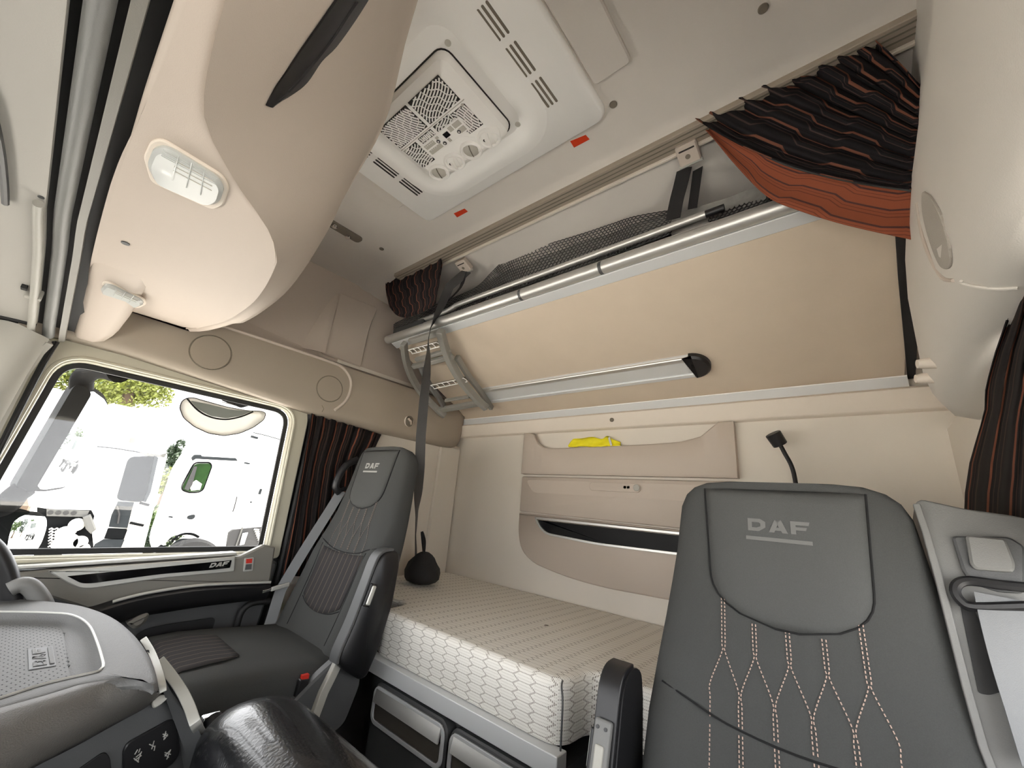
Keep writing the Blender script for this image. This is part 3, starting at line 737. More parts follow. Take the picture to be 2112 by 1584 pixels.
# ================================================================ roof: air conditioner, rail, hooks, bunk, ladder, net, curtains
YC = .843                                            # cab centre line
ac = thing('roof_air_conditioner', 'white roof air conditioner panel with grilles and four round vents', 'air conditioner', (.55,YC,1.06))
def ce(y, x, d): return V(x, y, CZ-d)
def ceP(P, d): return [V(x, y, CZ-d) for y, x in P]
MB().prism(ceP(rr2(.832,.56,.035,6,YC,.54), 0), (0,0,-.022), .008).build('panel', M['ac'], ac, ang=50)
# wide soft moulded ridge round the unit
pth = [V(x, y, CZ-.021) for y, x in rr2(.50,.44,.10,8,YC,.515)]; pth.append(pth[0]); pth.append(pth[1])
b = MB(); LL = []
for i in range(len(pth)-1):
    t = (pth[i+1]-pth[i]).normalized(); nn = t.cross(V(0,0,1))
    LL.append([pth[i]+nn*w+V(0,0,-h) for w, h in ((-.055,-.002),(-.035,.003),(-.018,.010),(0,.0125),(.018,.010),(.035,.003),(.055,-.002))])
b.loops(LL, False, False, closed=False); b.build('moulded_ridge', M['ac'], ac, ang=80)
# housing
hz = CZ-.022
hb = [V(x, y, hz) for y, x in rr2(.335,.285,.03,5,YC,.533)]
b = MB(); b.loops([hb, [p+V(0,0,-.030) for p in inset(hb,.004,V(0,0,1))], [p+V(0,0,-.050) for p in inset(hb,.020,V(0,0,1))], [p+V(0,0,-.056) for p in inset(hb,.030,V(0,0,1))]])
hous = b.build('housing', M['ac'], ac, ang=30)
FZ = hz-.056
MB().ring([p+V(0,0,-.0005) for p in inset(hb,-.004,V(0,0,1))], hb, (0,0,-.002)).build('housing_gap', M['acdark'], ac)
# grilles: dark wells crossed by white curved louvres
def well(y0, y1, x0, x1): return MB().prism([V(x0,y0,FZ+.001), V(x1,y0,FZ+.001), V(x1,y1,FZ+.001), V(x0,y1,FZ+.001)], (0,0,-.0016)).build('grille_well', M['acdark'], ac)
def louvres(y0, y1, x0, x1, ang, curve, name):
    """curved white bars clipped to the well"""
    b = MB(); cy_, cx_ = (y0+y1)/2, (x0+x1)/2; D = V(math.cos(ang), math.sin(ang), 0); N = V(-D.y, D.x, 0); R = .5*math.hypot(x1-x0, y1-y0)
    k = -R
    while k < R:
        pts = []
        for i in range(25):
            s = -R + 2*R*i/24; p = D*s + N*(k + curve*math.sin(s/R*2.2)*.012)
            x, y = cx_+p.x, cy_+p.y
            if x0 <= x <= x1 and y0 <= y <= y1: pts.append(V(x, y, FZ-.0016))
        if len(pts) > 2: b.ribbon(pts, .0040, .0020, (N.x, N.y, 0))
        k += .0084
    s = -R
    while s < R:
        pts = []
        for i in range(25):
            kk = -R + 2*R*i/24; p = D*(s+.004*math.sin(kk*130)) + N*kk; x, y = cx_+p.x, cy_+p.y
            if x0 <= x <= x1 and y0 <= y <= y1: pts.append(V(x, y, FZ-.0016))
        if len(pts) > 2: b.ribbon(pts, .0022, .0020, (D.x, D.y, 0))
        s += .021
    o = b.build(name, M['ac'], ac, smooth=False); o['kind'] = 'stuff'
for (y0, y1, x0, x1, a, cv) in ((.708,.838,.412,.493,.9,1),(.850,.985,.412,.493,-.75,1),(.708,.765,.507,.585,-.6,1),(.77,.838,.503,.524,.6,1),(.850,.91,.503,.524,-.6,1),(.925,.985,.505,.585,.9,1)):
    well(y0, y1, x0, x1); louvres(y0, y1, x0, x1, a, cv, 'louvres')
for y in (.715,.978): MB().disc(V(.508,y,FZ), (0,0,-1), .005, .002, 12).build('screw_cap', M['acgrey'], ac)
MB().box((.498,.70,FZ-.0012), (.500,.99,FZ+.001)).build('housing_seam', M['acgrey'], ac)
# control panel
cp = MB().prism(ceP(rr2(.176,.046,.004,3,.838,.549), CZ-FZ), (0,0,-.0022), .0008).build('control_panel', M['ac'], ac)
cz = FZ-.0024
for (ya, yb_, xa, xb) in ((.757,.785,.530,.546),(.757,.780,.551,.567),(.790,.805,.530,.546),(.873,.915,.531,.546),(.862,.915,.552,.567),(.823,.833,.555,.568),(.85,.861,.530,.538)):
    MB().box((xa,ya,cz-.0008), (xb,yb_,cz+.0005)).build('label_field', M['acgrey'], cp)
for (y_, x_) in ((.783,.559),(.861,.545),(.849,.561)):
    k = MB().disc(V(x_,y_,cz), (0,0,-1), .0062, .0022, 16, cham=.0008).build('button', M['dgrey'], cp)
    MB().disc(V(x_,y_,cz-.0022), (0,0,-1), .0024, .0006, 10).build('button_mark', M['ac'], k)
MB().box((.536,.812,cz-.0015), (.552,.832,cz+.0005)).build('display', M['gloss'], cp)
for i in range(9):
    yy = .876+.004*i; MB().box((.534+.018*(i % 2),yy,cz-.0012), (.5365+.018*(i % 2),yy+.0025,cz)).build('print_mark', M['ac'], cp)
# four round swivel vents along the rear edge
for i, y_ in enumerate((.726,.803,.880,.957)):
    nr = V(.16,0,-1).normalized(); c = V(.630, y_, FZ+.002); uu = V(0,1,0); vv = nr.cross(uu)
    b = MB(); n = 24
    def P(r, h): return [c + uu*r*math.cos(2*math.pi*k/n) + vv*r*math.sin(2*math.pi*k/n) + nr*h for k in range(n)]
    b.loops([P(.036,-.02), P(.036,.004), P(.0335,.008), P(.030,.008), P(.0275,.003), P(.0275,-.006)], False, True)
    ve = b.build('round_vent', M['ac'], ac)
    b = MB(); b.loops([P(.0255,-.006), P(.0255,.001), P(.022,.005), P(.010,.008)]); b.build('vent_ball', M['acgrey'] if i % 2 else M['ac'], ve)
    if i % 2 == 0:
        d = vv*.9+uu*.43
        b = MB(); pts = [c + d.normalized()*(.024*math.cos(a)) + nr*(.006+.006*math.sin(a)) for a in [math.pi*j/10 for j in range(11)]]
        b.ribbon(pts, .004, .008, nr.cross(d)); b.build('vent_blade', M['ac'], ve)
        b = MB(); sd = nr.cross(d).normalized(); pts = [c + sd*.013 + d.normalized()*(.018*math.cos(a)) + nr*(.004+.004*math.sin(a)) for a in [math.pi*j/10 for j in range(11)]]
        b.ribbon(pts, .003, .006, sd); b.build('vent_blade', M['ac'], ve)
        MB().disc(c - sd*.013 + nr*.0056, nr, .006, .0012, 12).build('vent_gap', M['acdark'], ve)
    else:
        d = vv*.9+uu*.43; pts = [c + d.normalized()*(.024*math.cos(a)) + nr*(.0035+.005*math.sin(a)) for a in [math.pi*j/10 for j in range(11)]]
        MB().tube(pts, .0014, 6).build('vent_seam', M['slot'], ve)
        MB().tube([c - d.normalized()*.0265 + nr*.001 + sd*s_ for s_ in (-.008,0,.008)], .0022, 6).build('vent_gap', M['acdark'], ve)
# long slots, their dark insides painted as strips on the panel (two rows of three groups of four)
sl_me = None
for grp in (((.389,.473)),((.494,.583)),((.603,.689))):
    for (yn, sg) in ((.522,1),(1.164,-1)):
        for k in range(4):
            y_ = yn + sg*.0143*k; x0, x1 = grp
            MB().prism(ceP(rr2(.0072, x1-x0, .0035, 3, y_, (x0+x1)/2), .0215), (0,0,-.001)).build('vent_slot', M['slot'] if sg > 0 else M['acdark'], ac)
for q in ((.396,.662),(.678,.658),(.396,1.024),(.678,1.024)): MB().disc(V(q[0],q[1],CZ-.0219), (0,0,-1), .0085, .003, 16, cham=.001).build('screw_cap', M['acgrey'], ac)

# stickers on the roof
for px_, lab in ((( (1176,291),(1208,278),(1216,287),(1184,304)),'small red sticker on the roof near the dark curtain'),(((936,440),(958,430),(965,436),(943,448)),'small red sticker on the roof left of the air conditioner corner')):
    P = [PZ(*q, CZ) for q in px_]; MB().prism(P, (0,0,-.0012)).build('warning_sticker', M['orange'], None, label=lab, cat='sticker')
# little interior lamp
il = thing('ceiling_lamp', 'small brown roof lamp with chrome knobs behind the overhead console', 'lamp', V(.64,1.65,1.12))
MB().prism(ceP(rr2(.052,.17,.02,5,1.652,.645), 0), (0,0,-.010), .004).build('base', M['slot'], il)
c = PZ(718,488,CZ-.012); MB().disc(c, (0,0,-1), .013, .008, 16, cham=.003).build('knob', M['chrome'], il)
c = PZ(690,466,CZ-.012); MB().disc(c, (0,0,-1), .013, .008, 16, cham=.003).build('knob', M['chrome'], il)

# curtain rail
rail = thing('curtain_rail', 'brown grooved curtain rail running across the roof above the bunk', 'rail', (1.0,.8,1.1))
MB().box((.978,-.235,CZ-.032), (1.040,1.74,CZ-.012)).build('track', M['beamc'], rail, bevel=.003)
for x in (.990,1.006,1.022): MB().box((x-.0018,-.235,CZ-.0335), (x+.0018,1.74,CZ-.031)).build('groove', M['slot'], rail)
MB().box((1.040,-.235,CZ-.040), (1.05,1.74,CZ-.014)).build('lip', M['ledge'], rail, bevel=.002)

# strap brackets under the roof
def bracket(c, lab):
    t = thing('strap_bracket', lab, 'bracket', c, 'bunk strap brackets')
    F = Fr(c, (0,-1,0), (.92,0,-.38)); w = F.w if F.w.z < 0 else -F.w
    F = Fr(c, (0,-1,0), (.92,0,-.38), w)
    MB().prism(F.poly(rr2(.062,.064,.005,3), -.004), w*.026, .004).build('body', M['beige'], t)
    MB().prism(F.poly(rr2(.046,.005,.002,2,0,-.016), .0215), w*.001).build('slot', M['acdark'], t)
    MB().disc(F.to(-.002,.006,.0215), w, .0075, .001, 16).build('hole', M['slot'], t)
    MB().tube([F.to(-.034,.032,.016), F.to(.034,.032,.016)], .006, 10).build('bar', M['greyp'], t)
    return t, F
cb1 = PZ(1420,312,CZ-.040); cb2 = PZ(958,545,CZ-.040)
t1, F1 = bracket(cb1, 'beige strap bracket under the roof beside the large dark curtain')
t2, F2 = bracket(cb2, 'beige strap bracket under the roof above the small gathered curtain')
def strap(name, pts, w, side, lab, m='web', n=6, t=.0022):
    return MB().ribbon(smooth_path(pts, n), w, t, side).build(name, M[m], None, label=lab, cat='strap')
strap('bunk_strap', [PX(1412,346,1.12), PX(1404,380,1.13), PX(1395,415,1.135), PX(1388,452,1.13)], .047, (0,1,0), 'black strap holding the bunk below the right-hand roof bracket')
strap('bunk_strap', [PX(1440,342,1.14), PX(1435,380,1.16), PX(1428,430,1.17)], .03, (0,1,.3), 'second black strap end hanging behind the right-hand roof bracket')

# ---------------------------------------------------------------- folded upper bunk
d = V(1.10-1.79, 0, .80-.515).normalized()
FK = Fr((1.79,0,.515), (0,-1,0), d)           # u towards the driver, v up the board, w down into the cab
bunk = thing('upper_bunk', 'folded upper bunk with beige underside and silver tube along its edge', 'bunk', (1.4,.85,.5))
Bp = [(-1.90,.045),(-1.935,.012),(-1.90,.002),(.170,.002),(.185,.70),(-1.84,.70)]
MB().prism(FK.poly(Bp, -.05), FK.w*.05, .003).build('board', M['board'], bunk)
MB().prism(FK.poly([(-1.85,.700),(.18,.700),(.18,.742),(-1.85,.742)], -.03), FK.w*.034, .002).build('edge_strip', M['alum'], bunk)
MB().box((1.754,-.172,.481), (1.762,1.93,.518)).build('hinge_strip', M['alum'], bunk)
MB().box((1.751,-.172,.516), (1.764,1.93,.5195)).build('edge_bead', M['ac'], bunk)
tz, tx = .818, 1.092
tb = MB().tube([V(tx,1.872,tz), V(tx,1.0,tz), V(tx,0,tz), V(tx,-.18,tz)], .0225, 24).build('tube', M['alu'], bunk)
MB().ball(V(tx,1.872,tz), .0225, .012, .0225, 16, 8).build('tube_end', M['greyp'], bunk)
for q in ((1076,613),(1241,557)):
    c = PX(*q, tx); MB().tube([V(tx,c.y-.006,tz), V(tx,c.y+.006,tz)], .0229, 24).build('tube_joint', M['dgrey'], bunk)
MB().box((tx+.004,-.18,tz+.020), (tx+.055,1.80,tz+.030)).build('top_profile', M['alu'], bunk, bevel=.002)
MB().box((tx+.02,-.18,tz+.032), (tx+.024,1.62,tz+.046)).build('top_lip', M['alu'], bunk)
MB().prism(FK.poly([(-1.82,.03),(.16,.03),(.16,.63),(-1.82,.63)], -.05), FK.w*-.09, .02).build('mattress', M['dgrey'], bunk)
gp = smooth_path([V(1.125,1.655,.892), V(1.125,1.48,.892), V(1.125,1.40,.900), V(1.125,1.32,.909), V(1.125,.8,.909), V(1.125,.252,.909)], 5)
gr = MB().tube(gp, .0125, 14).build('guard_rail', M['alu'], bunk)
MB().ball(V(1.125,1.655,.892), .0125, .008, .0125, 12, 6).build('rail_end', M['ac'], gr)
MB().tube([V(1.125,.256,.909), V(1.125,.2,.909)], .0115, 12).build('rail_sleeve', M['black'], gr)
# rail that carries the ladder on the underside, with its black end cap
hr = MB(); hr.prism(FK.poly([(-1.56,.165),(-.440,.165),(-.432,.285),(-1.56,.285)], -.002), FK.w*.014, .003); hro = hr.build('ladder_rail', M['alum'], bunk)
MB().prism(FK.poly([(-1.56,.262),(-.433,.262),(-.432,.285),(-1.56,.285)], .012), FK.w*.009, .003).build('rail_flange', M['alu'], hro)
MB().prism(FK.poly([(-1.56,.165),(-.440,.165),(-.439,.188),(-1.56,.188)], .012), FK.w*.007, .003).build('rail_flange', M['alum'], hro)
cap = [(-.440,.160)] + [(-.437+.065*math.cos(a), .225+.065*math.sin(a)) for a in [math.radians(-90+180*i/14) for i in range(15)]] + [(-.432,.290)]
MB().prism(FK.poly(cap, -.002), FK.w*.026, .008).build('end_cap', M['black'], hro, label='black rounded end cap')
for q in ((1054,800),(1221,774),(1296,762),(1420,742)):
    u_, v_ = FK.px(*q, .013); MB().disc(FK.to(u_, v_, .012), FK.w, .0045, .002, 10).build('rivet', M['slot'], hro)

# ---------------------------------------------------------------- folding ladder clipped under the bunk
lad = thing('folding_ladder', 'grey plastic folding ladder clipped under the far end of the bunk', 'ladder', FK.to(-1.65,.1,.03))
def kp(x, y, w): return FK.to(*FK.px(x, y, w), w)
def rail_of(P, w, wid, thick, name, m='ladg'):
    ws = w if isinstance(w, list) else [w]*len(P); pts = smooth_path([kp(x, y, ww) for (x, y), ww in zip(P, ws)], 4)
    MB().ribbon(pts, wid, thick, (0,1,0)).build(name, M[m], lad, bevel=.004)
rail_of(((833,708),(836,735),(846,770),(868,808),(900,842),(918,858)), [.05,.06,.08,.10,.12,.13], .026, .036, 'side_rail')
rail_of(((908,682),(916,712),(930,748),(952,786),(984,824),(1004,842)), [.05,.055,.065,.078,.09,.095], .034, .036, 'side_rail')
rail_of(((942,736),(964,772),(990,806),(1014,842)), .034, .022, .030, 'fold_rail')
rail_of(((866,752),(884,790),(905,820),(916,838)), [.05,.07,.09,.10], .020, .030, 'fold_rail', 'mgrey')
def rung(a, b_, w, h, name='rung', m='ladg'):
    wa, wb = w if isinstance(w, tuple) else (w, w); pts = [kp(*a, wa), kp(*b_, wb)]; MB().ribbon(pts, h, .022, FK.v).build(name, M[m], lad, bevel=.004)
rung((846,704),(912,684),.036,.03,'top_bar')
rung((852,756),(934,735),(.082,.062),.026); rung((858,742),(928,722),(.07,.05),.020,'rung_edge')
rung((905,846),(985,832),(.118,.086),.036); rung((918,826),(968,818),(.10,.075),.012,'rung_edge')
def comb(a, b_, w, n):
    p, q = kp(*a, w[0]), kp(*b_, w[1]); dv = FK.v*-.030
    b = MB(); b.tube([p, q], .0026, 6); b.tube([p+dv, q+dv], .0026, 6)
    for i in range(n+1):
        r = p.lerp(q, i/n); b.tube(smooth_path([r, r+dv*.5+(q-p).normalized()*.006, r+dv], 3), .0022, 6)
    b.build('tread_comb', M['ac'], lad)
    MB().ribbon([p+dv*.5-FK.w*.012, q+dv*.5-FK.w*.012], .024, .003, FK.v).build('tread', M['slot'], lad)
comb((842,722),(900,706),(.066,.056),6); comb((888,795),(956,780),(.098,.075),6)

# ---------------------------------------------------------------- net and bedding behind the guard rail
topn = [(812,668),(880,636),(940,612),(985,590),(1015,560),(1045,532),(1082,516),(1140,500),(1200,482),(1260,462),(1310,446),(1385,433)]
botn = [(812,690),(880,672),(940,648),(985,628),(1015,615),(1045,603),(1082,590),(1140,570),(1200,549),(1260,528),(1310,510),(1385,482)]
def net(top, bot, x0, cells_u, cells_v, name, lab, par=None):
    tp = smooth_path([V(x, y, 0) for x, y in top], 8); bt = smooth_path([V(x, y, 0) for x, y in bot], 8)
    def at(u, v):
        i = min(max(u, 0), 1)*(len(tp)-1); k = min(int(i), len(tp)-2); f = i-k
        a = tp[k].lerp(tp[k+1], f); c = bt[k].lerp(bt[k+1], f); q = a.lerp(c, min(max(v, 0), 1))
        return PX(q.x, q.y, x0 + .03*math.sin(math.pi*min(max(v, 0), 1)) + .05*(1-v))
    vs, fs = [], []; idx = {}
    def vid(u, v):
        k = (round(u*1e4), round(v*1e4))
        if k not in idx: idx[k] = len(vs); vs.append(at(u, v))
        return idx[k]
    du, dv = 1/cells_u, 1/cells_v
    for j in range(cells_v):
        for i in range(cells_u):
            cu, cv = (i+.5*(j % 2))*du, (j+.5)*dv
            if cu-du*.5 < -.001 or cu+du*.5 > 1.001: continue
            h = [(cu-du*.5, cv-dv*.22),(cu, cv-dv*.72 if cv-dv*.72 > 0 else 0),(cu+du*.5, cv-dv*.22),(cu+du*.5, cv+dv*.28),(cu, min(cv+dv*.78, 1)),(cu-du*.5, cv+dv*.28)]
            ids = [vid(*p) for p in h]
            if len(set(ids)) == 6: fs.append(tuple(ids))
    b = MB(); b.add(vs, fs); o = b.build(name, M['mesh'], par, smooth=False, label=lab, cat='net' if par is None else None)
    w = o.modifiers.new('wire', 'WIREFRAME'); w.thickness = .0042; w.use_even_offset = False; w.use_boundary = True
    return o
net(topn, botn, 1.145, 84, 13, 'bunk_net', 'dark grey mesh safety net bulging behind the silver guard rail')
net([(1458,424),(1500,412),(1545,396),(1590,384),(1640,372)], [(1462,458),(1500,446),(1545,430),(1590,414),(1640,398)], 1.15, 18, 6, 'bunk_net', 'short piece of black net at the right end of the guard rail')
# crumpled bedding seen through the net
rows = []
for i in range(7):
    v = i/6; r = []
    for j in range(len(topn)):
        a = V(*topn[j], 0).lerp(V(*botn[j], 0), .12+.9*v); r.append(PX(a.x, a.y, 1.275 + .012*math.sin(j*2.1+i) - .03*math.sin(math.pi*v)))
    rows.append(smooth_path(r, 3))
MB().grid(rows, .02).build('bunk_duvet', M['duvet'], None, label='crumpled grey bedding stuffed behind the mesh net on the upper bunk', cat='bedding')
rows = []
fz = [(1385,440),(1420,432),(1460,420),(1500,408),(1540,392),(1580,380)]
for i in range(5):
    rows.append(smooth_path([PX(x, y+i*13, 1.19+.012*math.sin(k*1.7+i)) for k, (x, y) in enumerate(fz)], 4))
MB().grid(rows, .02).build('fleece_blanket', M['duvet'], None, label='fluffy grey blanket edge beside the right-hand bunk strap', cat='blanket')
MB().box((1.105,1.60,.842), (1.16,1.865,.89)).build('net_pouch', M['mesh'], None, bevel=.012, label='rolled dark net pouch at the far end of the silver tube', cat='net')

MB().ribbon([FK.to(.178,.66,.004), FK.to(.180,.45,.004), FK.to(.182,.2,.004), FK.to(.183,.01,.004)], [.05,.045,.03,.018], .004, FK.u).build('bunk_strap', M['web'], None, label='flat black strap down the near end of the bunk beside the pegs', cat='strap')
# ---------------------------------------------------------------- curtains
def flow_curtain(name, starts, ctrl, ends, x0, x1, m, lab, amp=.014, folds=7, nt=16, nc=70, par=None, seed=1, scal=14):
    S = smooth_path([V(x, y, 0) for x, y in starts], 12); K = smooth_path([V(x, y, 0) for x, y in ctrl], 12); E = smooth_path([V(x, y, 0) for x, y in ends], 12)
    def smp(L, t): i = t*(len(L)-1); k = min(int(i), len(L)-2); return L[k].lerp(L[k+1], i-k)
    rows = []
    for i in range(nt+1):
        t = i/nt; r = []
        for j in range(nc+1):
            c = j/nc; q = smp(S, c)*(1-t)**2 + smp(K, c)*2*t*(1-t) + smp(E, c)*t*t
            x = x0 + (x1-x0)*t
            q = q - V(0, scal*abs(math.sin(c*folds*math.pi))**.6*(1-t)**4, 0); p = PX(q.x, q.y, x); w = math.sin(c*folds*2*math.pi + seed + .8*math.sin(3*t)) + .4*math.sin(c*folds*4.7*math.pi+seed*2+t*2)
            r.append(p - ray(q.x, q.y)*amp*w*(1-.6*t))
        rows.append(r)
    return MB().grid(rows, .002).build(name, m, par, ang=180)
bc_t = thing('bunk_curtain', 'large black curtain with brown stripes and orange lining gathered over the bunk at right', 'curtain', (1.0,0,.6))
flow_curtain('cloth', [(1762,50),(1715,62),(1690,78),(1648,92),(1610,106),(1572,132),(1538,148),(1502,182),(1468,192),(1438,226),(1424,238)],
             [(1835,96),(1815,130),(1780,170),(1740,210),(1720,262),(1670,320),(1610,374)], [(1915,196),(1915,230),(1915,270),(1915,315),(1915,360),(1915,394)],   .985, 1.035, M['curt'], '', .017, 8, 18, 110, bc_t)
rows = []
A = smooth_path([V(1424,238,0), V(1470,262,0), V(1530,296,0), V(1620,338,0), V(1720,366,0), V(1820,384,0), V(1915,396,0)], 5)
Bh = smooth_path([V(1428,244,0), V(1466,280,0), V(1516,340,0), V(1580,404,0), V(1640,432,0), V(1750,466,0), V(1915,502,0)], 5)
for i in range(7):
    v = i/6; rows.append([PX(*(a.lerp(b_, v)).xy, .99+.045*(j/(len(A)-1))+.012*math.sin(math.pi*v)+.012*v) for j, (a, b_) in enumerate(zip(A, Bh))])
rows = [list(r) for r in zip(*rows)]       # u runs from the dark edge to the hem
MB().grid(rows, .002).build('lining', M['lining'], bc_t, ang=180, label='orange brown lining with dark angular lines')
MB().tube([PX(q.x, q.y, .985+.05*(j/(len(A)-1))) for j, q in enumerate(A)], .004, 6).build('edge_piping', M['fab'], bc_t)
sc = thing('bunk_curtain', 'small dark striped curtain bunched at the far end of the roof rail', 'curtain', (1.0,1.6,.85))
flow_curtain('cloth', [(796,592),(800,578),(818,566),(842,552),(868,542),(892,532),(912,546)], [(798,618),(806,620),(826,612),(850,602),(872,592),(892,586),(905,588)],
             [(804,634),(818,650),(836,655),(856,650),(874,642),(888,634),(899,624)], 1.01, 1.05, M['curt'], '', .010, 6, 12, 70, sc, 3)

def hang_curtain(name, rows_px, y0, m, lab, amp=.012, folds=8, nc=90, nr=18, dyr=0, seed=0, ux=1):
    R = [smooth_path([V(x, y, 0) for x, y in r], 6) for r in rows_px]; cols = len(R[0])
    def smp(L, t): i = t*(len(L)-1); k = min(int(i), len(L)-2); return L[k].lerp(L[k+1], i-k)
    out = []
    for i in range(nr+1):
        t = i/nr*(len(R)-1); k = min(int(t), len(R)-2); f = t-k; r = []
        for j in range(nc+1):
            c = j/nc; q = smp(R[k], c).lerp(smp(R[k+1], c), f); p = PY(q.x, q.y, y0)
            w = math.sin(c*folds*2*math.pi+seed+.5*math.sin(i*.3)) + .35*math.sin(c*folds*5.1*math.pi+seed)
            r.append(p - ray(q.x, q.y)*amp*w)
        out.append(r)
    return MB().grid(out, .002).build(name, m, None, ang=180, label=lab, cat='curtain')
hang_curtain('window_curtain', [[(642,852),(690,866),(735,880),(786,896)], [(634,900),(680,910),(722,916),(770,930)], [(624,960),(664,962),(708,960),(752,960)], [(606,1060),(650,1060),(700,1060),(760,1060)], [(580,1186),(640,1190),(700,1190),(760,1190)]], 1.915, M['curtw'],
             'dark striped curtain bunched beside the passenger window behind the seat', .012, 7)
hang_curtain('window_curtain', [[(2108,540),(2150,540),(2200,540),(2260,540)], [(2084,640),(2130,640),(2190,640),(2260,640)], [(2052,730),(2110,730),(2180,740),(2260,740)], [(2032,800),(2100,800),(2180,800),(2260,800)], [(2030,850),(2090,850),(2170,850),(2260,850)], [(2000,950),(2080,950),(2170,950),(2260,950)], [(1988,1030),(2070,1030),(2170,1030),(2260,1030)], [(1990,1150),(2070,1150),(2170,1150),(2260,1150)]], -.205, M['curtw'],
             'dark striped curtain hanging behind the driver seat at the right edge', .012, 6, seed=1)

# long loose strap from the left bracket down to the bed
pts = [F2.to(.006,.03,.012), PX(928,590,1.08), PX(905,640,1.06), PX(888,676,1.052), PX(884,700,1.05), PX(884,730,1.05), PX(880,770,1.055), PX(874,830,1.07), PX(868,900,1.085), PX(866,960,1.10), PX(863,1010,1.14), PX(860,1060,1.20), PX(857,1110,1.32), PX(858,1150,1.46), PX(862,1172,1.55)]
sd = [V(.6,-1,0),V(.8,-.6,0),V(1,.2,.1),V(.6,1,0),V(.75,.95,0),V(.95,.5,0),V(1,-.05,0),V(1,-.4,0),V(.9,-.6,0),V(.95,-.5,0),V(1,.0,0),V(.8,.8,0),V(.75,.9,0),V(.8,.8,0),V(.8,.8,0)]
sp = []; ss = []
for i in range(len(pts)-1):
    for k in range(4): sp.append(pts[i].lerp(pts[i+1], k/4)); ss.append(sd[i].lerp(sd[i+1], k/4))
sp.append(pts[-1]); ss.append(sd[-1])
M['web2'] = mat('ribbed_grey_webbing', (56,55,54), .55, bump=.4, bscale=700)
MB().ribbon(sp, .042, .0022, ss).build('safety_strap', M['web2'], None, label='long grey webbing strap hanging twisted from the left bracket to the bed', cat='strap')
strap('bunk_strap', [F2.to(-.022,.032,.014), PX(950,592,1.11), PX(915,630,1.12), PX(892,660,1.11)], .045, (.3,1,0), 'black strap between the left roof bracket and the silver tube')

# ================================================================ lower bunk, drawers
def box_uv(o, skip=None):
    me = o.data; w = WL[o.name]; ul = me.uv_layers.new(name='UVMap') if not me.uv_layers else me.uv_layers[0]
    for p in me.polygons:
        n = p.normal
        for li in p.loop_indices:
            c = me.vertices[me.loops[li].vertex_index].co + w
            ul.data[li].uv = (c.y, c.x) if abs(n.z) > .75 else ((c.y, c.z+.98) if abs(n.x) >= abs(n.y) else (c.x, c.z+.98))
bed = thing('lower_bunk_mattress', 'cream mattress with woven hexagon pattern on the lower bunk', 'mattress', (1.4,.85,-.53))
ol = [V(.98,.600,0), V(.98,1.400,0), V(1.12,1.41,0), V(1.12,1.935,0), V(1.784,1.935,0), V(1.784,-.225,0), V(1.12,-.225,0), V(1.12,.600,0)]
ol = roundpoly(ol, [.075,.075,.075,.075,.075,.075,.075,.06], 5)
LL = [[p+V(0,0,-.529) for p in inset(ol,.004,V(0,0,1))], [p+V(0,0,-.522) for p in ol]]
for k in range(0, 7):
    a = math.pi/2*k/6; LL.append([p+V(0,0,-.413+.020*math.sin(a)) for p in inset(ol,.020*(1-math.cos(a))+1e-5,V(0,0,1))])
LL.append([p+V(0,0,-.393) for p in inset(ol,.022,V(0,0,1))])
mo = MB().loops(LL).build('cover', M['hex'], bed, ang=60); box_uv(mo)
pp = [V(.979,.603,-.527), V(.977,.601,-.46), V(.979,.603,-.425), V(.987,.612,-.404), V(1.00,.618,-.397)]
MB().tube(smooth_path(pp, 4), .0024, 6).build('piping', M['dgrey'], bed)
pp = [V(1.112,.5995,-.527), V(1.112,.5995,-.43)]
MB().tube(pp, .0018, 6).build('piping', M['dgrey'], bed)
MB().disc(PZ(1127,1290,-.3932), (0,0,1), .008, .0006, 12).add([], []).build('stain', M['slot'], bed)
base = thing('bed_frame', 'white edged bunk base carrying the mattress above the drawers', 'bunk base', (1.4,.85,-1.2))
MB().box((1.0,.61,-1.2), (1.78,1.39,-.575)).build('body', M['dgrey'], base)
MB().box((1.14,-.22,-1.2), (1.78,.60,-.54)).build('side_body', M['dgrey'], base)
MB().box((1.14,1.40,-1.2), (1.78,1.93,-.54)).build('side_body', M['dgrey'], base)
MB().box((.958,.598,-.577), (1.00,1.392,-.531)).build('edge_rail', M['alum'], base, bevel=.003)
def drawer(y0, y1, lab):
    t = thing('storage_drawer_unit', lab, 'drawer', (.97,(y0+y1)/2,-1.0), 'drawers under the lower bunk')
    yc, w = (y0+y1)/2, y1-y0; H = .42; zc_ = -.59-H/2
    fr = MB().prism([V(1.0,y,z) for y, z in rr2(w, H, .035, 6, yc, zc_)], (-.035,0,0), .004).build('front', M['dgrey'], t)
    zt = -.59
    o = [V(.964,y,z) for y, z in rr2(w-.012, .105, .028, 6, yc, zt-.062)]
    i_ = inset(o, .012, V(1,0,0)); MB().ring(o, i_, (-.006,0,0)).build('surround', M['alum'], t, bevel=.0015)
    MB().prism([V(.964,y0+.02,zt-.012), V(.964,y1-.02,zt-.012), V(.955,y1-.02,zt-.052), V(.955,y0+.02,zt-.052)], (-.006,0,-.002), .002).build('handle_strip', M['alu'], t)
    MB().prism([V(.964,y0+.02,zt-.054), V(.964,y1-.02,zt-.054), V(.964,y1-.024,zt-.102), V(.964,y0+.024,zt-.102)], (-.003,0,0)).build('gloss_band', M['glossb'], t)
    MB().tube([V(.960,y0+.02,zt-.104), V(.960,y1-.02,zt-.104)], .0018, 6).build('bead', M['chrome'], t)
M['glossb'] = mat('gloss_taupe', (86,82,76), .12, coat=.5)
drawer(.962,1.325,'grey storage drawer with silver top under the mattress, beside the passenger seat')
drawer(.600,.952,'grey storage drawer with silver top under the mattress, nearer the driver armrest')

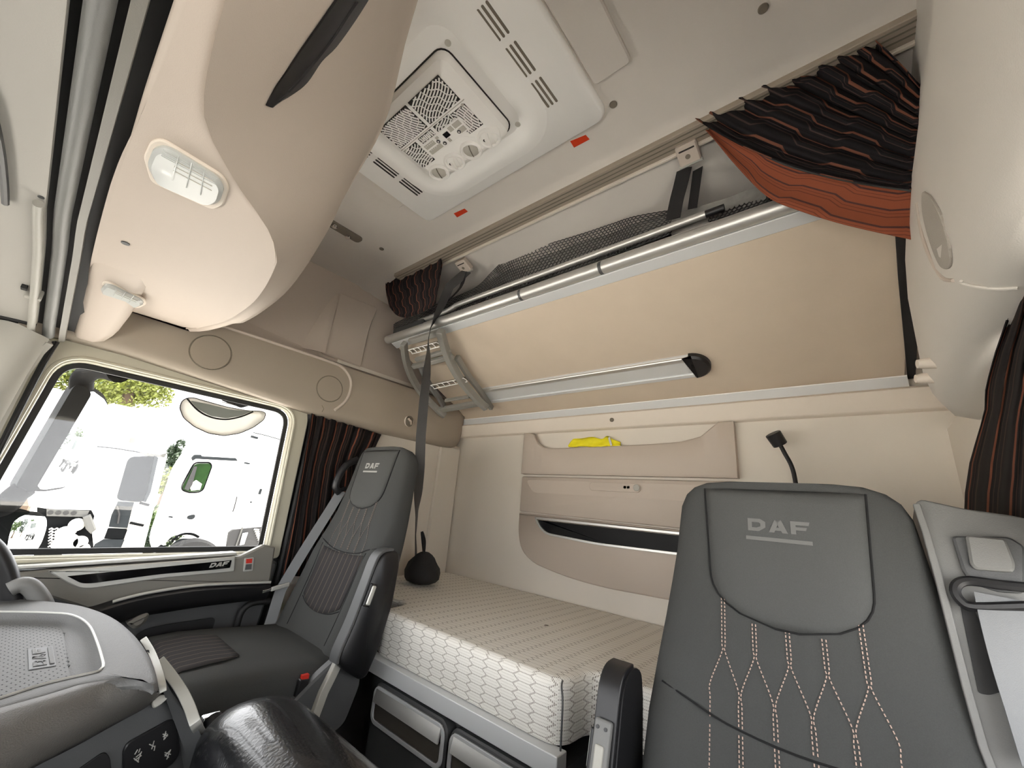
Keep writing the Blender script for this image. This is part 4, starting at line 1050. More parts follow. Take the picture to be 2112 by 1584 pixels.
# ================================================================ seats
SB = {}
def seat_profile():
    st = []
    for s, hw, th, fw in ((0,.235,.10,.0),(.03,.252,.125,.0),(.12,.258,.135,.0),(.25,.256,.135,.0),(.40,.250,.13,.0),(.52,.240,.125,0),(.62,.229,.12,0),(.72,.217,.115,0),(.80,.208,.110,0),(.88,.202,.105,0),(.93,.198,.10,0),(.965,.186,.088,0),(.985,.168,.070,0),(.997,.14,.045,0),(1.0,.10,.02,0)):
        st.append((s, hw, th))
    return st
PROF = seat_profile()
TH = [(s, t) for s, h, t in PROF]; HW = [(s, h) for s, h, t in PROF]
class Seat:
    def __init__(s, ox, oy, oz, sg): s.o = V(ox, oy, oz); s.sg = sg
    def axis(s, t):                                   # mid-line of the backrest front, t 0..1
        x = .815 + .185*t + .02*math.sin(math.pi*t); return V(x, 0, -.565 + .745*t)
    def nrm(s, t):
        d = (s.axis(min(t+.02,1)) - s.axis(max(t-.02,0))).normalized(); return V(-d.z, 0, d.x)
    def W(s, y, p): return s.o + V(p.x, s.sg*y, p.z)
    def dep(s, y, t):
        hw, th = lerp_tab(HW, t), lerp_tab(TH, t); c = min(abs(y)/hw, 1)
        e = th/2*max(0, 1-c**4)**.3
        q = min(1, max(0, (c-.5)/.3)); q = q*q*(3-2*q)
        return e - th/2 + (.022*q*max(0, min(1, (.60-t)/.2)))*(1 if c < .97 else .6)
    def front(s, y, t, off=0): return s.W(y, s.axis(t) + s.nrm(t)*(s.dep(y, t)+off))
def make_seat(ox, oy, oz, sg, lab, dot):
    S = Seat(ox, oy, oz, sg)
    t = thing('truck_seat', lab, 'seat', (ox+.75, oy, oz-1.05), 'cab seats')
    LL = []; N = 40
    for s, hw, th in PROF:
        l = []
        for k in range(N):
            a = 2*math.pi*k/N; c, sn = math.cos(a), math.sin(a)
            y = hw*math.copysign(abs(c)**.5, c)
            dd = th/2*math.copysign(abs(sn)**.6, sn) - th/2
            if sn >= -.01: dd = S.dep(y, s) if sn > .01 else -th/2
            l.append(S.W(y, S.axis(s) + S.nrm(s)*dd))
        LL.append(l)
    bk = MB().loops(LL).build('backrest', M['fab'], t, ang=70)
    # head pad
    rows = []; ns, nc = 18, 20; s0, s1 = .645, .978
    for i in range(ns+1):
        v = i/ns; s = s0+(s1-s0)*v
        w = .122*max(0.02, 1-(1-min(v/.34,1))**2.6)**.5 + .016*v
        rows.append([S.front(w*(2*j/nc-1), s, .001+.012*max(0, 1-abs(2*j/nc-1)**6)*min(1, v/.10+.05)*min(1, (1-v)/.08+.15)) for j in range(nc+1)])
    hp = MB().grid(rows, .003*sg).build('head_pad', M['fabl'], t, ang=180)
    ed = [r[0] for r in reversed(rows)] + [rows[0][j] for j in range(1, nc)] + [r[-1] for r in rows]
    MB().tube(ed, .0022, 6).build('head_pad_seam', M['seam'], t)
    # lettering and bar
    e0 = -.052 if sg > 0 else -.052
    def lt(u, v, d): return S.front(sg*(-(u-.052))*1.0, .865+v/.76, .0135+d) if True else None
    lw = .0305
    lettering('DAF', lambda u, v, d: lt(u, v, d), .024, lw, .0055, .0008).build('lettering', M['logo'] if dot is False else M['logod'], hp)
    b = MB(); rr = []
    for v in (-.0175,-.0105): rr.append([lt(-.004+.108*j/8, v, .0005) for j in range(9)])
    b.grid(rr, .0012); b.build('lettering_bar', M['logo'] if dot is False else M['logod'], hp)
    # seams
    def seam(P, r=.002, name='seam'): MB().tube(smooth_path([S.front(y, s, .0006) for y, s in P], 4), r, 6).build(name, M['seam'], t)
    seam([(-.215,.47),(-.17,.455),(-.10,.43),(0,.42),(.10,.43),(.17,.455),(.215,.47)])
    if not dot: seam([(-.168,.44),(-.160,.33),(-.156,.2),(-.15,.05)], .0016)
    if not dot: seam([(.168,.44),(.160,.33),(.156,.2),(.15,.05)], .0016)
    # woven insert with stripes
    rows = []
    for i in range(11):
        v = i/10; s = .415-.235*v; w = .155 - .012*v; s2 = lambda c: s - .035*v*(1-c*c)
        rows.append([S.front(w*(j/8-1), s2(j/8-1)+.012*abs(j/8-1)**2, .0016) for j in range(17)])
    if not dot: MB().grid(rows, .0012).build('woven_insert', M['fabl'] if dot else M['insert'], t, ang=180)
    if not dot: seam([(-.143,.182),(-.09,.158),(0,.146),(.09,.158),(.143,.182)], .0016)
    # decorative stitching
    b = MB(); per, ln, hwst = (.0066 if dot else .008), (.0038 if dot else .0066), (.0008 if dot else .0007)
    def stitch(P):
        pts = smooth_path([V(y, s, 0) for y, s in P], 10); acc = 0; L = 0
        W_ = [S.front(p.x, p.y, .0018) for p in pts]; k = 0; nxt = 0
        for i in range(len(W_)-1):
            seg = (W_[i+1]-W_[i]).length; d_ = (W_[i+1]-W_[i]).normalized()
            while nxt < L+seg:
                c = W_[i] + d_*(nxt-L); b.obox(c, d_*ln/2, d_.cross(S.nrm(.5)).normalized()*hwst, S.nrm(.5)*.0008); nxt += per
            L += seg
    dx = .052; hf = dx/2; e = .0028
    for k in range(5):
        x0 = (k-2)*dx
        bt = .655 if abs(k-2) < 2 else .70
        for sd in (-1, 1):
            stitch([(x0+sd*e,bt-.012),(x0+sd*e,.59),(x0+sd*e,.57),(x0+sd*(hf-e),.50),(x0+sd*(hf-e),.47),(x0+sd*(hf-e),.43)])
            stitch([(x0+sd*(hf-e),.415),(x0+sd*(hf-e),.34),(x0+sd*(hf-e),.30),(x0+sd*(hf-e*1.4),.20)])
    so = b.build('stitching', M['stitch'] if dot else M['stitchd'], t, smooth=False); so['kind'] = 'stuff'
    # cushion
    LL = []
    for x, hw, zt, zb in ((.905,.20,-.60,-.66),(.88,.245,-.558,-.70),(.82,.262,-.538,-.71),(.72,.268,-.532,-.71),(.60,.268,-.524,-.70),(.50,.266,-.518,-.69),(.43,.258,-.522,-.68),(.39,.245,-.540,-.665),(.372,.22,-.57,-.64)):
        l = []; zc_, hh = (zt+zb)/2, (zt-zb)/2
        for k in range(N):
            a = 2*math.pi*k/N; c, sn = math.cos(a), math.sin(a)
            q = min(1, max(0, (abs(c)**.45-.62)/.3))
            l.append(S.W(hw*math.copysign(abs(c)**.45, c), V(x, 0, zc_+hh*math.copysign(abs(sn)**.5, sn)+(.012*q if sn > .3 else 0))))
        LL.append(l)
    MB().loops(LL).build('cushion', M['fab'], t, ang=70)
    rows = []
    for i in range(9):
        x = .41+.17*i/8; w = .15*(1-.25*(i/8)**4)
        rows.append([S.W(w*(j/6-1), V(x, 0, lerp_tab([(.39,-.542),(.43,-.520),(.50,-.515),(.60,-.5215)], x)+.0015)) for j in range(13)])
    MB().grid(rows, .002).build('cushion_insert', M['insert'], t, ang=180)
    # base and suspension
    MB().box((ox+.45,oy-.2,oz-.80), (ox+.90,oy+.2,oz-.69)).build('cushion_pan', M['black'], t, bevel=.02)
    LL = []
    for z, k in ((-.80,.17),(-.86,.16),(-.92,.18),(-.98,.16),(-1.05-oz*1-.14,.18)):
        LL.append([V(ox+.66+x, oy+y, oz+z) for x, y in rr2(k*2.2, k*2, .04, 4)])
    MB().loops(LL).build('suspension', M['rubber'], t)
    # side shell behind the inner bolster
    pl = [V(.80,0,-.70), V(.93,0,-.66), V(1.02,0,-.30), V(1.05,0,-.02), V(1.045,0,.08), V(1.0,0,-.10), V(.90,0,-.45)]
    pts = [S.W(-.20, p) for p in pl]; MB().prism(roundpoly(pts, .03), V(0,sg*.40,0), .01).build('back_shell', M['black'], t)
    # recliner cover and belt buckle
    pl = [V(.60,0,-.74), V(.86,0,-.72), V(.90,0,-.60), V(.83,0,-.50), V(.74,0,-.56), V(.62,0,-.66)]
    MB().prism(roundpoly([S.W(-.262, p) for p in pl], .03), V(0,sg*-.03,0), .006).build('side_cover', M['dgrey'], t)
    MB().ribbon([S.W(-.30, V(.80,0,-.52)), S.W(-.30, V(.765,0,-.60)), S.W(-.30, V(.74,0,-.70))], .026, .02, (1,0,0)).build('recliner_arm', M['greyp'], t, bevel=.003)
    bu = MB().ribbon([S.W(-.275, V(.70,0,-.66)), S.W(-.275, V(.71,0,-.56))], .03, .018, (1,0,0)).build('buckle', M['black'], t, bevel=.004)
    MB().obox(S.W(-.275, V(.711,0,-.556)), (.010,0,0), (0,.006,0), (0,0,.006)).build('buckle_button', M['red'], bu)
    return S, t
P_OFF = (.0,1.60,.028); D_OFF = (.0,.127,-.085)
SP, pseat = make_seat(*P_OFF, 1, 'dark grey passenger seat with upright folded armrest and pale belt near the window', False)
SD, dseat = make_seat(*D_OFF, -1, 'dark grey driver seat with pale dotted stitching in the right foreground', True)
# armrests, folded up beside the inner bolsters (outline in the side view of the passenger seat)
AR = [(772,1142),(784,1133),(800,1131),(811,1140),(810,1165),(796,1240),(768,1330),(742,1388),(728,1394),(700,1378),(684,1362),(690,1338),(716,1280),(745,1205),(762,1160)]
APTS = [PY(x, y, 1.30) - V(P_OFF) for x, y in AR]
def armrest(S, t, side):
    sg = S.sg; y0 = -.295 if side else -.262
    def L(p, y): return S.o + V(p.x, sg*y, p.z)
    o = [L(p, y0) for p in APTS]
    ar = MB().prism(roundpoly(o, .012, 3), V(0,sg*-.052,0), .010).build('armrest', M['black'], t, ang=60)
    fe = [APTS[i] for i in (2,1,0,14,13,12,11,10)]
    MB().ribbon(smooth_path([L(p+V(-.004,0,.001), y0-.026) for p in fe], 4), .046, .010, V(0,1,0)).build('armrest_pad', M['dgrey'] if side else M['black'], ar, bevel=.003)
    a, b_ = APTS[13].lerp(APTS[14], .0), APTS[13].lerp(APTS[12], .55)
    dr = (b_-a).normalized(); q = V(-dr.z, 0, dr.x)
    c = (a+b_)/2 + q*-.004
    c = (a+b_)/2 + (V(.016,0,.004))
    MB().obox(L(c, y0-.054), dr*.034, V(-dr.z,0,dr.x)*.014, V(0,.005,0)).build('adjuster_frame', M['black'], ar, bevel=.004)
    MB().obox(L(c, y0-.058), dr*.029, V(-dr.z,0,dr.x)*.008, V(0,.005,0)).build('adjuster_bar', M['silver'], ar, bevel=.004)
    if not side:      # grey lever frame on the front edge, with two screws
        f0, f1 = APTS[14].lerp(APTS[13], .55), APTS[12].lerp(APTS[11], .4)
        lv = MB().ribbon([L(f0+V(-.012,0,.006), y0-.026), L(f0.lerp(f1,.5)+V(-.014,0,.004), y0-.026), L(f1+V(-.012,0,0), y0-.026)], .034, .014, V(0,1,0)).build('lever_frame', M['mgrey'], ar, bevel=.005)
        MB().ribbon([L(f0.lerp(f1,.22)+V(-.020,0,.008), y0-.026), L(f0.lerp(f1,.92)+V(-.020,0,.006), y0-.026)], .018, .008, V(0,1,0)).build('lever', M['greyp'], lv, bevel=.004)
        for k in (-.008,.008): MB().disc(L(f0.lerp(f1,.08)+V(-.019,0,.008), y0-.026+k), (-1,0,.3), .0032, .002, 10).build('screw', M['black'], lv)
    return ar
armrest(SP, pseat, True); armrest(SD, dseat, False)
# passenger belt
def vribbon(name, P, w, m, t, yv, par=None, lab=None):
    pts = smooth_path([PY(x, y, yy) for (x, y), yy in zip(P, yv)], 5); sd = []
    for i, p in enumerate(pts):
        tg = (pts[min(i+1, len(pts)-1)]-pts[max(i-1, 0)]).normalized(); sd.append(tg.cross(p.normalized()))
    return MB().ribbon(pts, w, .002, sd).build(name, M[m], par, label=lab)
vribbon('belt', [(704,1012),(680,1052),(632,1128),(590,1198),(576,1226),(556,1290),(532,1350),(520,1376)], .040, 'belt', None, [1.835,1.84,1.85,1.855,1.855,1.85,1.84,1.83], pseat, 'pale grey seat belt webbing')
gl = smooth_path([PY(x, y, 1.835) for x, y in ((738,948),(716,958),(700,980),(692,1004),(700,1016))], 4)
MB().tube(gl, .016, 10).build('belt_guide', M['black'], pseat)
MB().tube([PY(694,1014,1.83), PY(712,1008,1.83)], .010, 8).build('belt_guide_bar', M['rubber'], pseat)
tn = PY(578,1210,1.84); dirx = (PY(600,1206,1.84)-PY(552,1220,1.84)).normalized()
MB().obox(tn, dirx*.034, V(0,.006,0), V(0,0,.008)).build('belt_tongue', M['silver'], pseat, bevel=.003)
MB().obox(tn-dirx*.045, dirx*.020, V(0,.003,0), V(0,0,.005)).build('belt_tongue_tip', M['chrome'], pseat, bevel=.002)
# driver belt housing on the door side of the backrest
FSD = Fr(SD.W(0, SD.axis(.5)), (0,-1,0), SD.axis(1)-SD.axis(0))
FSD.w = FSD.w if FSD.w.x < 0 else -FSD.w
def fp(P, w): return [FSD.to(*FSD.px(x, y, w), w) for x, y in P]
hs = MB().prism(roundpoly(fp([(1884,1040),(1898,1028),(1990,1048),(2090,1062),(2150,1075),(2200,1584),(2200,1640),(2062,1640),(2024,1540),(1990,1420),(1962,1310),(1935,1200),(1905,1100)], -.01), .006, 2), FSD.w*-.10).build('belt_housing', M['greyd'] if 'greyd' in M else M['mgrey'], dseat, bevel=.006)
MB().ribbon([p for p in fp([(1890,1040),(1910,1100),(1938,1200),(1966,1310),(1994,1420),(2028,1540),(2066,1640)], -.004)], .010, .010, FSD.u).build('housing_edge', M['mgrey'], dseat, bevel=.002)
MB().prism(roundpoly(fp([(1962,1108),(2080,1110),(2112,1130),(2112,1225),(2060,1222),(2005,1205),(1985,1180)], -.009), .006), FSD.w*.010, .003).build('latch_pocket', M['dgrey'], dseat)
MB().prism(roundpoly(fp([(1990,1106),(2072,1114),(2092,1165),(2090,1182),(2010,1176),(2000,1165)], .001), .005), FSD.w*.010, .003).build('latch_button', M['mgrey'], dseat)
MB().tube(smooth_path(fp([(2120,1212),(2060,1206),(2000,1198),(1976,1204),(1970,1220),(1982,1240),(2010,1252),(2120,1250)], .006), 4), .007, 8).build('belt_loop', M['black'], dseat)
MB().prism(roundpoly(fp([(1980,1246),(2000,1240),(2040,1320),(2072,1425),(2040,1434),(2018,1430)], -.0095), .004), FSD.w*.002).build('belt_slot', M['rubber'], dseat)
bp = [FSD.to(*FSD.px(x, y, w), w) for x, y, w in ((2066,1232,.004),(2080,1290,.012),(2106,1380,.018),(2140,1480,.022),(2180,1600,.022))]
MB().ribbon(smooth_path(bp, 4), .055, .003, FSD.u+FSD.v*-.12).build('belt', M['belt'], dseat, label='pale grey seat belt webbing')

# ================================================================ small things at the back
yv = thing('hi_vis_vest', 'crumpled bright yellow vest tucked in the open back wall pocket', 'vest', PX(1227,915,1.772))
rows = []
tp = [(1172,918),(1182,906),(1200,904),(1222,901),(1240,906),(1252,899),(1262,905),(1280,912)]
for i in range(5):
    v = i/4; rows.append([PX(x, y+(921-y)*v, 1.776-.008*math.sin(k*2.3+i*1.3)-.004*i) for k, (x, y) in enumerate(tp)])
MB().grid([smooth_path(r, 4) for r in rows], .004).build('cloth', M['yellow'], yv, ang=180)
MB().ribbon([PX(1256,902,1.762), PX(1259,912,1.76), PX(1261,919,1.762)], .010, .003, (0,1,0)).build('reflective_band', M['reflect'], yv)
gn = thing('gooseneck_lamp', 'black gooseneck reading lamp standing out from the back wall above the driver seat', 'lamp', PX(1640,1000,1.70))
hd = PX(1604,906,1.70); MB().tube([hd+V(-.012,.012,.020), hd+V(.006,-.006,-.020)], [.026,.024], 16).build('head', M['black'], gn, bevel=.003)
MB().tube(smooth_path([hd+V(.004,-.004,-.016), PX(1618,934,1.70), PX(1632,960,1.71), PX(1640,990,1.72), PX(1646,1040,1.75), PX(1648,1080,1.789)], 6), .0072, 10).build('neck', M['rubber'], gn)
bag = thing('mesh_bag', 'black mesh bag lying on the bed behind the passenger seat', 'bag', PZ(866,1206,-.393))
bc0 = PZ(866,1204,-.385); LL = []
random.seed(3)
for i in range(11):
    a = math.pi*i/10; rr = max(.05, math.sin(a)**.7); z = .145*(1-math.cos(a))/2
    LL.append([bc0+V(.02,.02,-.004)+V((.10-.35*z)*rr*math.cos(2*math.pi*k/18)*(1+.10*math.sin(3*k+i)), (.125-.55*z)*rr*math.sin(2*math.pi*k/18)*(1+.10*math.sin(2.3*k+i*1.7)), z) for k in range(18)])
MB().loops(LL).build('body', M['web'], bag, ang=60)
MB().tube(smooth_path([bc0+V(.0,.0,.13), bc0+V(.01,.02,.19), bc0+V(.0,.04,.23), bc0+V(.02,.03,.14)], 5), .006, 6).build('cord', M['web'], bag)

# ================================================================ dashboard, centre console, bolster
dash = thing('dashboard', 'grey dashboard with mesh tray, leather roll and button panel in lower left foreground', 'dashboard', (.1,1.1,-1.2))
def resample(P, n):
    L = [0]; 
    for a, b_ in zip(P, P[1:]): L.append(L[-1]+(b_-a).length)
    out = []
    for i in range(n):
        s = L[-1]*i/(n-1); k = 0
        while k < len(L)-2 and L[k+1] < s: k += 1
        out.append(P[k].lerp(P[k+1], (s-L[k])/max(L[k+1]-L[k], 1e-9)))
    return out
ZD = -.35
far = [(-260,1226),(-100,1229),(0,1232),(100,1238),(170,1248),(230,1270),(275,1305),(305,1345),(322,1385),(327,1408)]
near = [(318,1411),(296,1401),(240,1402),(160,1415),(80,1440),(0,1462),(-150,1510),(-260,1545)]
ifar = [(-260,1262),(-100,1262),(0,1262),(100,1264),(150,1269),(182,1288),(200,1325),(212,1365),(212,1376)]
inear = [(204,1384),(190,1388),(140,1399),(80,1414),(0,1440),(-150,1486),(-260,1520)]
def top_row(y_, z): return [PZ(x, y, z) for x, y in y_]
N = 48
of_ = resample(smooth_path(top_row(far, ZD), 4), N); on_ = resample(smooth_path(top_row(near, ZD), 4), N)
if_ = resample(smooth_path(top_row(ifar, ZD), 4), N); in_ = resample(smooth_path(top_row(inear, ZD), 4), N)
outer = of_+on_; inner = if_+in_
b = MB(); n2 = len(outer); cen = sum(inner, Vector())/n2
def shift(P, k, dz): return [p + (cen-p).normalized()*k + V(0,0,dz*(1 if (i < N-16 or dz > -.012 or len(P) != 2*N) else .35)) for i, p in enumerate(P)]
L = [shift(outer,-.002,-.045), shift(outer,-.005,-.03), shift(outer,-.004,-.0119), shift(outer,0,-.003), shift(outer,.014,0), shift(inner,-.012,.0), shift(inner,-.004,-.001), inner, [p + (cen-p).normalized()*.006 + V(0,0,-.014) for p in inner], [p + (cen-p).normalized()*.018 + V(0,0,-.022) for p in inner], [p + (cen-p).normalized()*.05 + V(0,0,-.026) for p in inner]]
b.loops(L, False, True); b.build('top_pad', M['dash'], dash, ang=60)
MB().tube([p+V(0,0,.0005) for p in inner], .0022, 6).build('tray_bead', M['silver'], dash)
# textured mat: raised diamonds, with the emblem plate
mp = [PZ(x, y, ZD-.026) for x, y in ((-200,1288),(0,1291),(60,1291),(122,1293),(130,1310),(142,1400),(80,1418),(0,1440),(-200,1500))]
mt = MB().prism(mp, (0,0,.003)).build('mat', M['dash'], dash)
def inpoly(x, y, P):
    c = False; n = len(P); j = n-1
    for i in range(n):
        if ((P[i].y > y) != (P[j].y > y)) and (x < (P[j].x-P[i].x)*(y-P[i].y)/(P[j].y-P[i].y)+P[i].x): c = not c
        j = i
    return c
b = MB(); zt = ZD-.0235; ex0 = PZ(58,1384,zt); ex1 = PZ(108,1334,zt)
x = min(p.x for p in mp); row = 0; sx, sy = .0052, .0125
while x < max(p.x for p in mp):
    y = min(p.y for p in mp) + (sy if row % 2 else 0)
    while y < max(p.y for p in mp):
        if inpoly(x, y, mp) and not (ex0.x-.004 < x < ex1.x+.002 and ex0.y-.004 < y < ex1.y+.004):
            a_, c_ = sx*.84, sy*.74
            b.add([(x-a_,y,zt),(x,y-c_,zt),(x+a_,y,zt),(x,y+c_,zt),(x,y,zt+.0008)], [(0,1,4),(1,2,4),(2,3,4),(3,0,4)])
        y += 2*sy
    x += sx; row += 1
M['matl'] = mat('mat_rubber', (92,93,94), .5); M['matd'] = mat('mat_pits', (30,31,33), .7)
o = b.build('mat_texture', M['matd'], mt, smooth=False); o['kind'] = 'stuff'
lo, hi = V(ex0.x, ex0.y, 0), V(ex1.x, ex1.y, 0)
pl = MB().box((lo.x,lo.y,zt-.001), (hi.x,hi.y,zt+.0022)).build('emblem_plate', M['matl'], mt, bevel=.001)
lw = (hi.y-lo.y-.02)/3.3; bx0 = lo.x+(hi.x-lo.x)*.66
lettering('DAF', lambda u, v, d: V(bx0-v, lo.y+.012+u, zt+.0024+d), (hi.x-lo.x)*.5, lw, lw*.12, .0012).build('lettering', M['dash'], pl)
MB().box((bx0+.004,lo.y+.012,zt+.002), (bx0+.010,hi.y-.012,zt+.0040)).build('lettering_bar', M['dash'], pl)
# leather roll along the driver side of the pad
up = resample([PZ(x, y, ZD-.012) for x, y in ((-260,1560),(-150,1524),(0,1476),(80,1453),(160,1427),(240,1411),(290,1406),(322,1412))], 30)
dn = resample([PZ(x, y, -.43) for x, y in ((-260,1740),(-150,1690),(0,1608),(80,1562),(160,1522),(240,1478),(300,1446),(326,1424))], 30)
rows = []
for k in range(11):
    t = k/10; rows.append([a.lerp(c, t) + V(.25,-.9,.35).normalized()*(.030*math.sin(math.pi*min(1,t*1.02))**.8)*(1 if i < 26 else (29-i)/3.5) for i, (a, c) in enumerate(zip(up, dn))])
MB().grid(rows, -.012).build('leather_roll', M['dashl'], dash, ang=180)
# console face below the roll
p1, p2, p3 = PZ(330,1440,-.425), PZ(60,1592,-.485), PZ(430,1600,-.60)
nf = (p2-p1).cross(p3-p1).normalized(); nf = nf if nf.dot(p1) < 0 else -nf
FCn = Fr(p1, (p1-p2), p1-p3, nf)
if FCn.v.z < 0: FCn.v = -FCn.v
def cp_(P, w): return [FCn.to(*FCn.px(x, y, w), w) for x, y in P]
MB().prism(cp_([(-200,1800),(-100,1690),(60,1585),(160,1528),(250,1470),(310,1436),(330,1424),(344,1428),(400,1510),(432,1560),(470,1660),(480,1800)], -.004), nf*-.05).build('console_face', M['dgrey'], dash)
bpn = roundpoly(cp_([(252,1548),(262,1530),(350,1482),(362,1487),(370,1552),(358,1572),(258,1640),(252,1625)], -.003), .010, 4)
pn = MB().prism(bpn, nf*.006, .002).build('button_panel', M['black'], dash)
MB().prism(roundpoly(cp_([(120,1640),(140,1600),(215,1548),(226,1560),(235,1640)], -.003), .008), nf*.004, .001).build('pocket', M['rubber'], dash)
def bmark(P, par): 
    for (a, c) in P: MB().tube(cp_([a, c], .0042), .0009, 5).build('button_symbol', M['silver'], par)
bmark([((278,1556),(284,1546)),((286,1552),(289,1544)),((278,1568),(292,1558)),((280,1562),(292,1552)),((284,1571),(292,1550)),((276,1564),(286,1572))], pn)
bmark([((308,1535),(319,1540)),((313,1545),(318,1528)),((320,1538),(318,1548))], pn)
bmark([((336,1520),(344,1512)),((336,1514),(346,1518)),((340,1524),(346,1514)),((338,1526),(342,1508))], pn)
bmark([((340,1560),(350,1548)),((340,1552),(352,1556)),((344,1566),(352,1546)),((340,1556),(348,1562))], pn)
MB().prism(roundpoly(cp_([(392,1590),(414,1570),(422,1575),(424,1600)], -.002), .004), nf*.006, .002).build('switch', M['black'], dash)
# rear end: silver trim strips that sweep down beside the console
def strip(P, z0, z1, w, m, name):
    n = len(P); pts = smooth_path([PZ(x, y, z0+(z1-z0)*i/(n-1)) for i, (x, y) in enumerate(P)], 4); sd = []
    for i, p in enumerate(pts):
        tg = (pts[min(i+1, len(pts)-1)]-pts[max(i-1, 0)]).normalized(); sd.append(tg.cross(p.normalized()))
    MB().ribbon(pts, w, .006, sd).build(name, M[m], dash, bevel=.0015)
strip([(296,1318),(312,1345),(326,1380),(334,1410),(336,1428)], -.352, -.40, .012, 'silver', 'pad_trim')
strip([(328,1362),(352,1392),(374,1424),(390,1456),(402,1490),(408,1502)], -.372, -.47, .018, 'silver', 'side_trim')
strip([(404,1482),(416,1505),(430,1530)], -.46, -.52, .010, 'silver', 'side_trim')
MB().prism([PZ(*q) for q in ((306,1340,-.36),(330,1364,-.375),(372,1424,-.41),(404,1492,-.47),(440,1580,-.56),(400,1600,-.58),(345,1436,-.43),(334,1420,-.40))], (-.02,.05,-.02)).build('side_panel', M['dgrey'], dash)
MB().prism(roundpoly([PZ(*q) for q in ((312,1444,-.42),(328,1432,-.415),(344,1430,-.415),(344,1438,-.42),(332,1450,-.43),(312,1462,-.435))], .008), nf*.008, .002).build('corner_cap', M['greyp'], dash)
MB().box((-.60,.20,-1.2), (.10,1.88,-.47)).build('lower_body', M['dgrey'], dash, bevel=.02)
# far end of the dashboard by the door, and grab handle on the pillar
MB().tube(smooth_path([PY(x, y, 1.78) for x, y in ((20,1216),(44,1206),(64,1212),(84,1236),(96,1262))], 4), [.02]*17, 12).build('side_vent_pod', M['mgrey'], dash)
MB().tube(smooth_path([PY(x, y, 1.80) for x, y in ((-40,1110),(-8,1140),(12,1180),(22,1220),(26,1262))], 5), .022, 12).build('grab_handle', M['black'], None, label='black curved grab handle at the far end of the dashboard', cat='handle')

# leather covered centre bolster with piping
bol = thing('centre_bolster', 'shiny black leather bolster with pale piping between the seats', 'bolster', (.46,.75,-.62))
LL = []; n = 28
for i in range(25):
    t = i/24; y = .20 + .935*t
    e = max(0, (y-.95)/.185); k = max(.05, (1-min(e,1)**2.4))**.5
    hw = (.112 - .012*t)*(.35+.65*k) if e > 0 else .112-.012*t; th = .105*k; zc_ = -.528 - .012*(1-k)
    l = []
    for j in range(n):
        a = 2*math.pi*j/n; c, s = math.cos(a), math.sin(a)
        l.append(V(.452+.012*t+hw*math.copysign(abs(c)**.75, c), y, zc_ + th*math.copysign(abs(s)**.8, s)*(1 if s > 0 else .8)))
    LL.append(l)
MB().loops(LL).build('cover', M['leather'], bol, ang=80)
pip = []
for i in range(20):
    y = .20+.80*i/19; t = (y-.2)/.915; pip.append(V(.452+.012*t+(.112-.012*t)*.985, y, -.510))
MB().tube(pip, .0022, 6).build('piping', M['cream'], bol)
MB().box((.36,.25,-1.20), (.54,1.0,-.60)).build('pedestal', M['black'], bol, bevel=.01)
gl_ = thing('parking_brake_lever', 'small black lever with silver cap beside the leather bolster', 'lever', PZ(436,1560,-.55))
MB().tube(smooth_path([PZ(438,1484,-.485), PZ(446,1510,-.50), PZ(450,1545,-.53), PZ(448,1600,-.58)], 4), .017, 12).build('stalk', M['black'], gl_)
MB().obox(PZ(436,1480,-.484), (.018,0,0), (0,.010,0), (0,0,.006)).build('cap', M['chrome'], gl_, bevel=.003)

# ================================================================ outside: mirrors, trucks, trees, yard
GZ = -2.45
yard = MB().box((-60,2.3,GZ-.1), (90,80,GZ)).box((-60,-40,GZ-.1), (90,2.3,GZ)).build('ground', M['asphalt'], None, smooth=False); yard['kind'] = 'structure'
yard['label'] = 'grey asphalt yard outside the cab'
# main mirror: grey housing carrying a tall glass turned 45 degrees to the rear
def mir(P, y0, nrm): 
    p0 = PY(P[0][0], P[0][1], y0); return [PP(x, y, p0, Vector(nrm).normalized()) for x, y in P]
mm = thing('door_mirror', 'tall grey exterior door mirror with two arms outside the passenger window', 'mirror', PY(150,1010,2.3))
gn_ = V(.80,-.60,-.06).normalized()
def convex(P, nrm, R):
    """convex mirror glass: a grid over the outline, domed with radius R"""
    cen = sum(P, Vector())/len(P); F = Fr(cen, Vector((nrm.y,-nrm.x,0)), (0,0,1), nrm)
    Q = [((p-cen).dot(F.u), (p-cen).dot(F.v)) for p in P]; v0, v1 = min(q[1] for q in Q), max(q[1] for q in Q); rows = []
    for i in range(25):
        v = v0+1e-4 + (v1-v0-2e-4)*i/24; xs = []
        for j in range(len(Q)):
            a, c = Q[j-1], Q[j]
            if (a[1]-v)*(c[1]-v) <= 0 and abs(a[1]-c[1]) > 1e-9: xs.append(a[0]+(c[0]-a[0])*(v-a[1])/(c[1]-a[1]))
        l, r = min(xs), max(xs); rows.append([F.to(l+(r-l)*k/12, v, .004-((l+(r-l)*k/12)**2+v*v)/(2*R)) for k in range(13)])
    return MB().grid(rows, .001)
MG = [(182,808),(204,808),(222,820),(231,838),(227,855),(200,918),(166,988),(142,1004),(104,1010),(72,1009)]
gl0 = mir(MG, 2.30, gn_)
convex(roundpoly(gl0, .02, 3), gn_, 1.3).build('glass', M['mirror'], mm, label='mirror glass')
ho = mir([(178,803),(206,802),(226,815),(236,838),(231,858),(168,994),(143,1010),(104,1016),(66,1014)], 2.30, gn_)
MB().prism([p-gn_*.022 for p in roundpoly(ho, .02, 3)], -gn_*.05, .012).build('glass_backing', M['xdark'], mm)
hz_ = [PY(x, y, 2.28) for x, y in ((150,800),(160,792),(178,798),(190,812),(72,1012),(52,1016),(30,1006))]
MB().prism(roundpoly(hz_, .02, 3), V(-.02,.10,0), .02).build('housing', M['xmid'], mm, smooth=False)
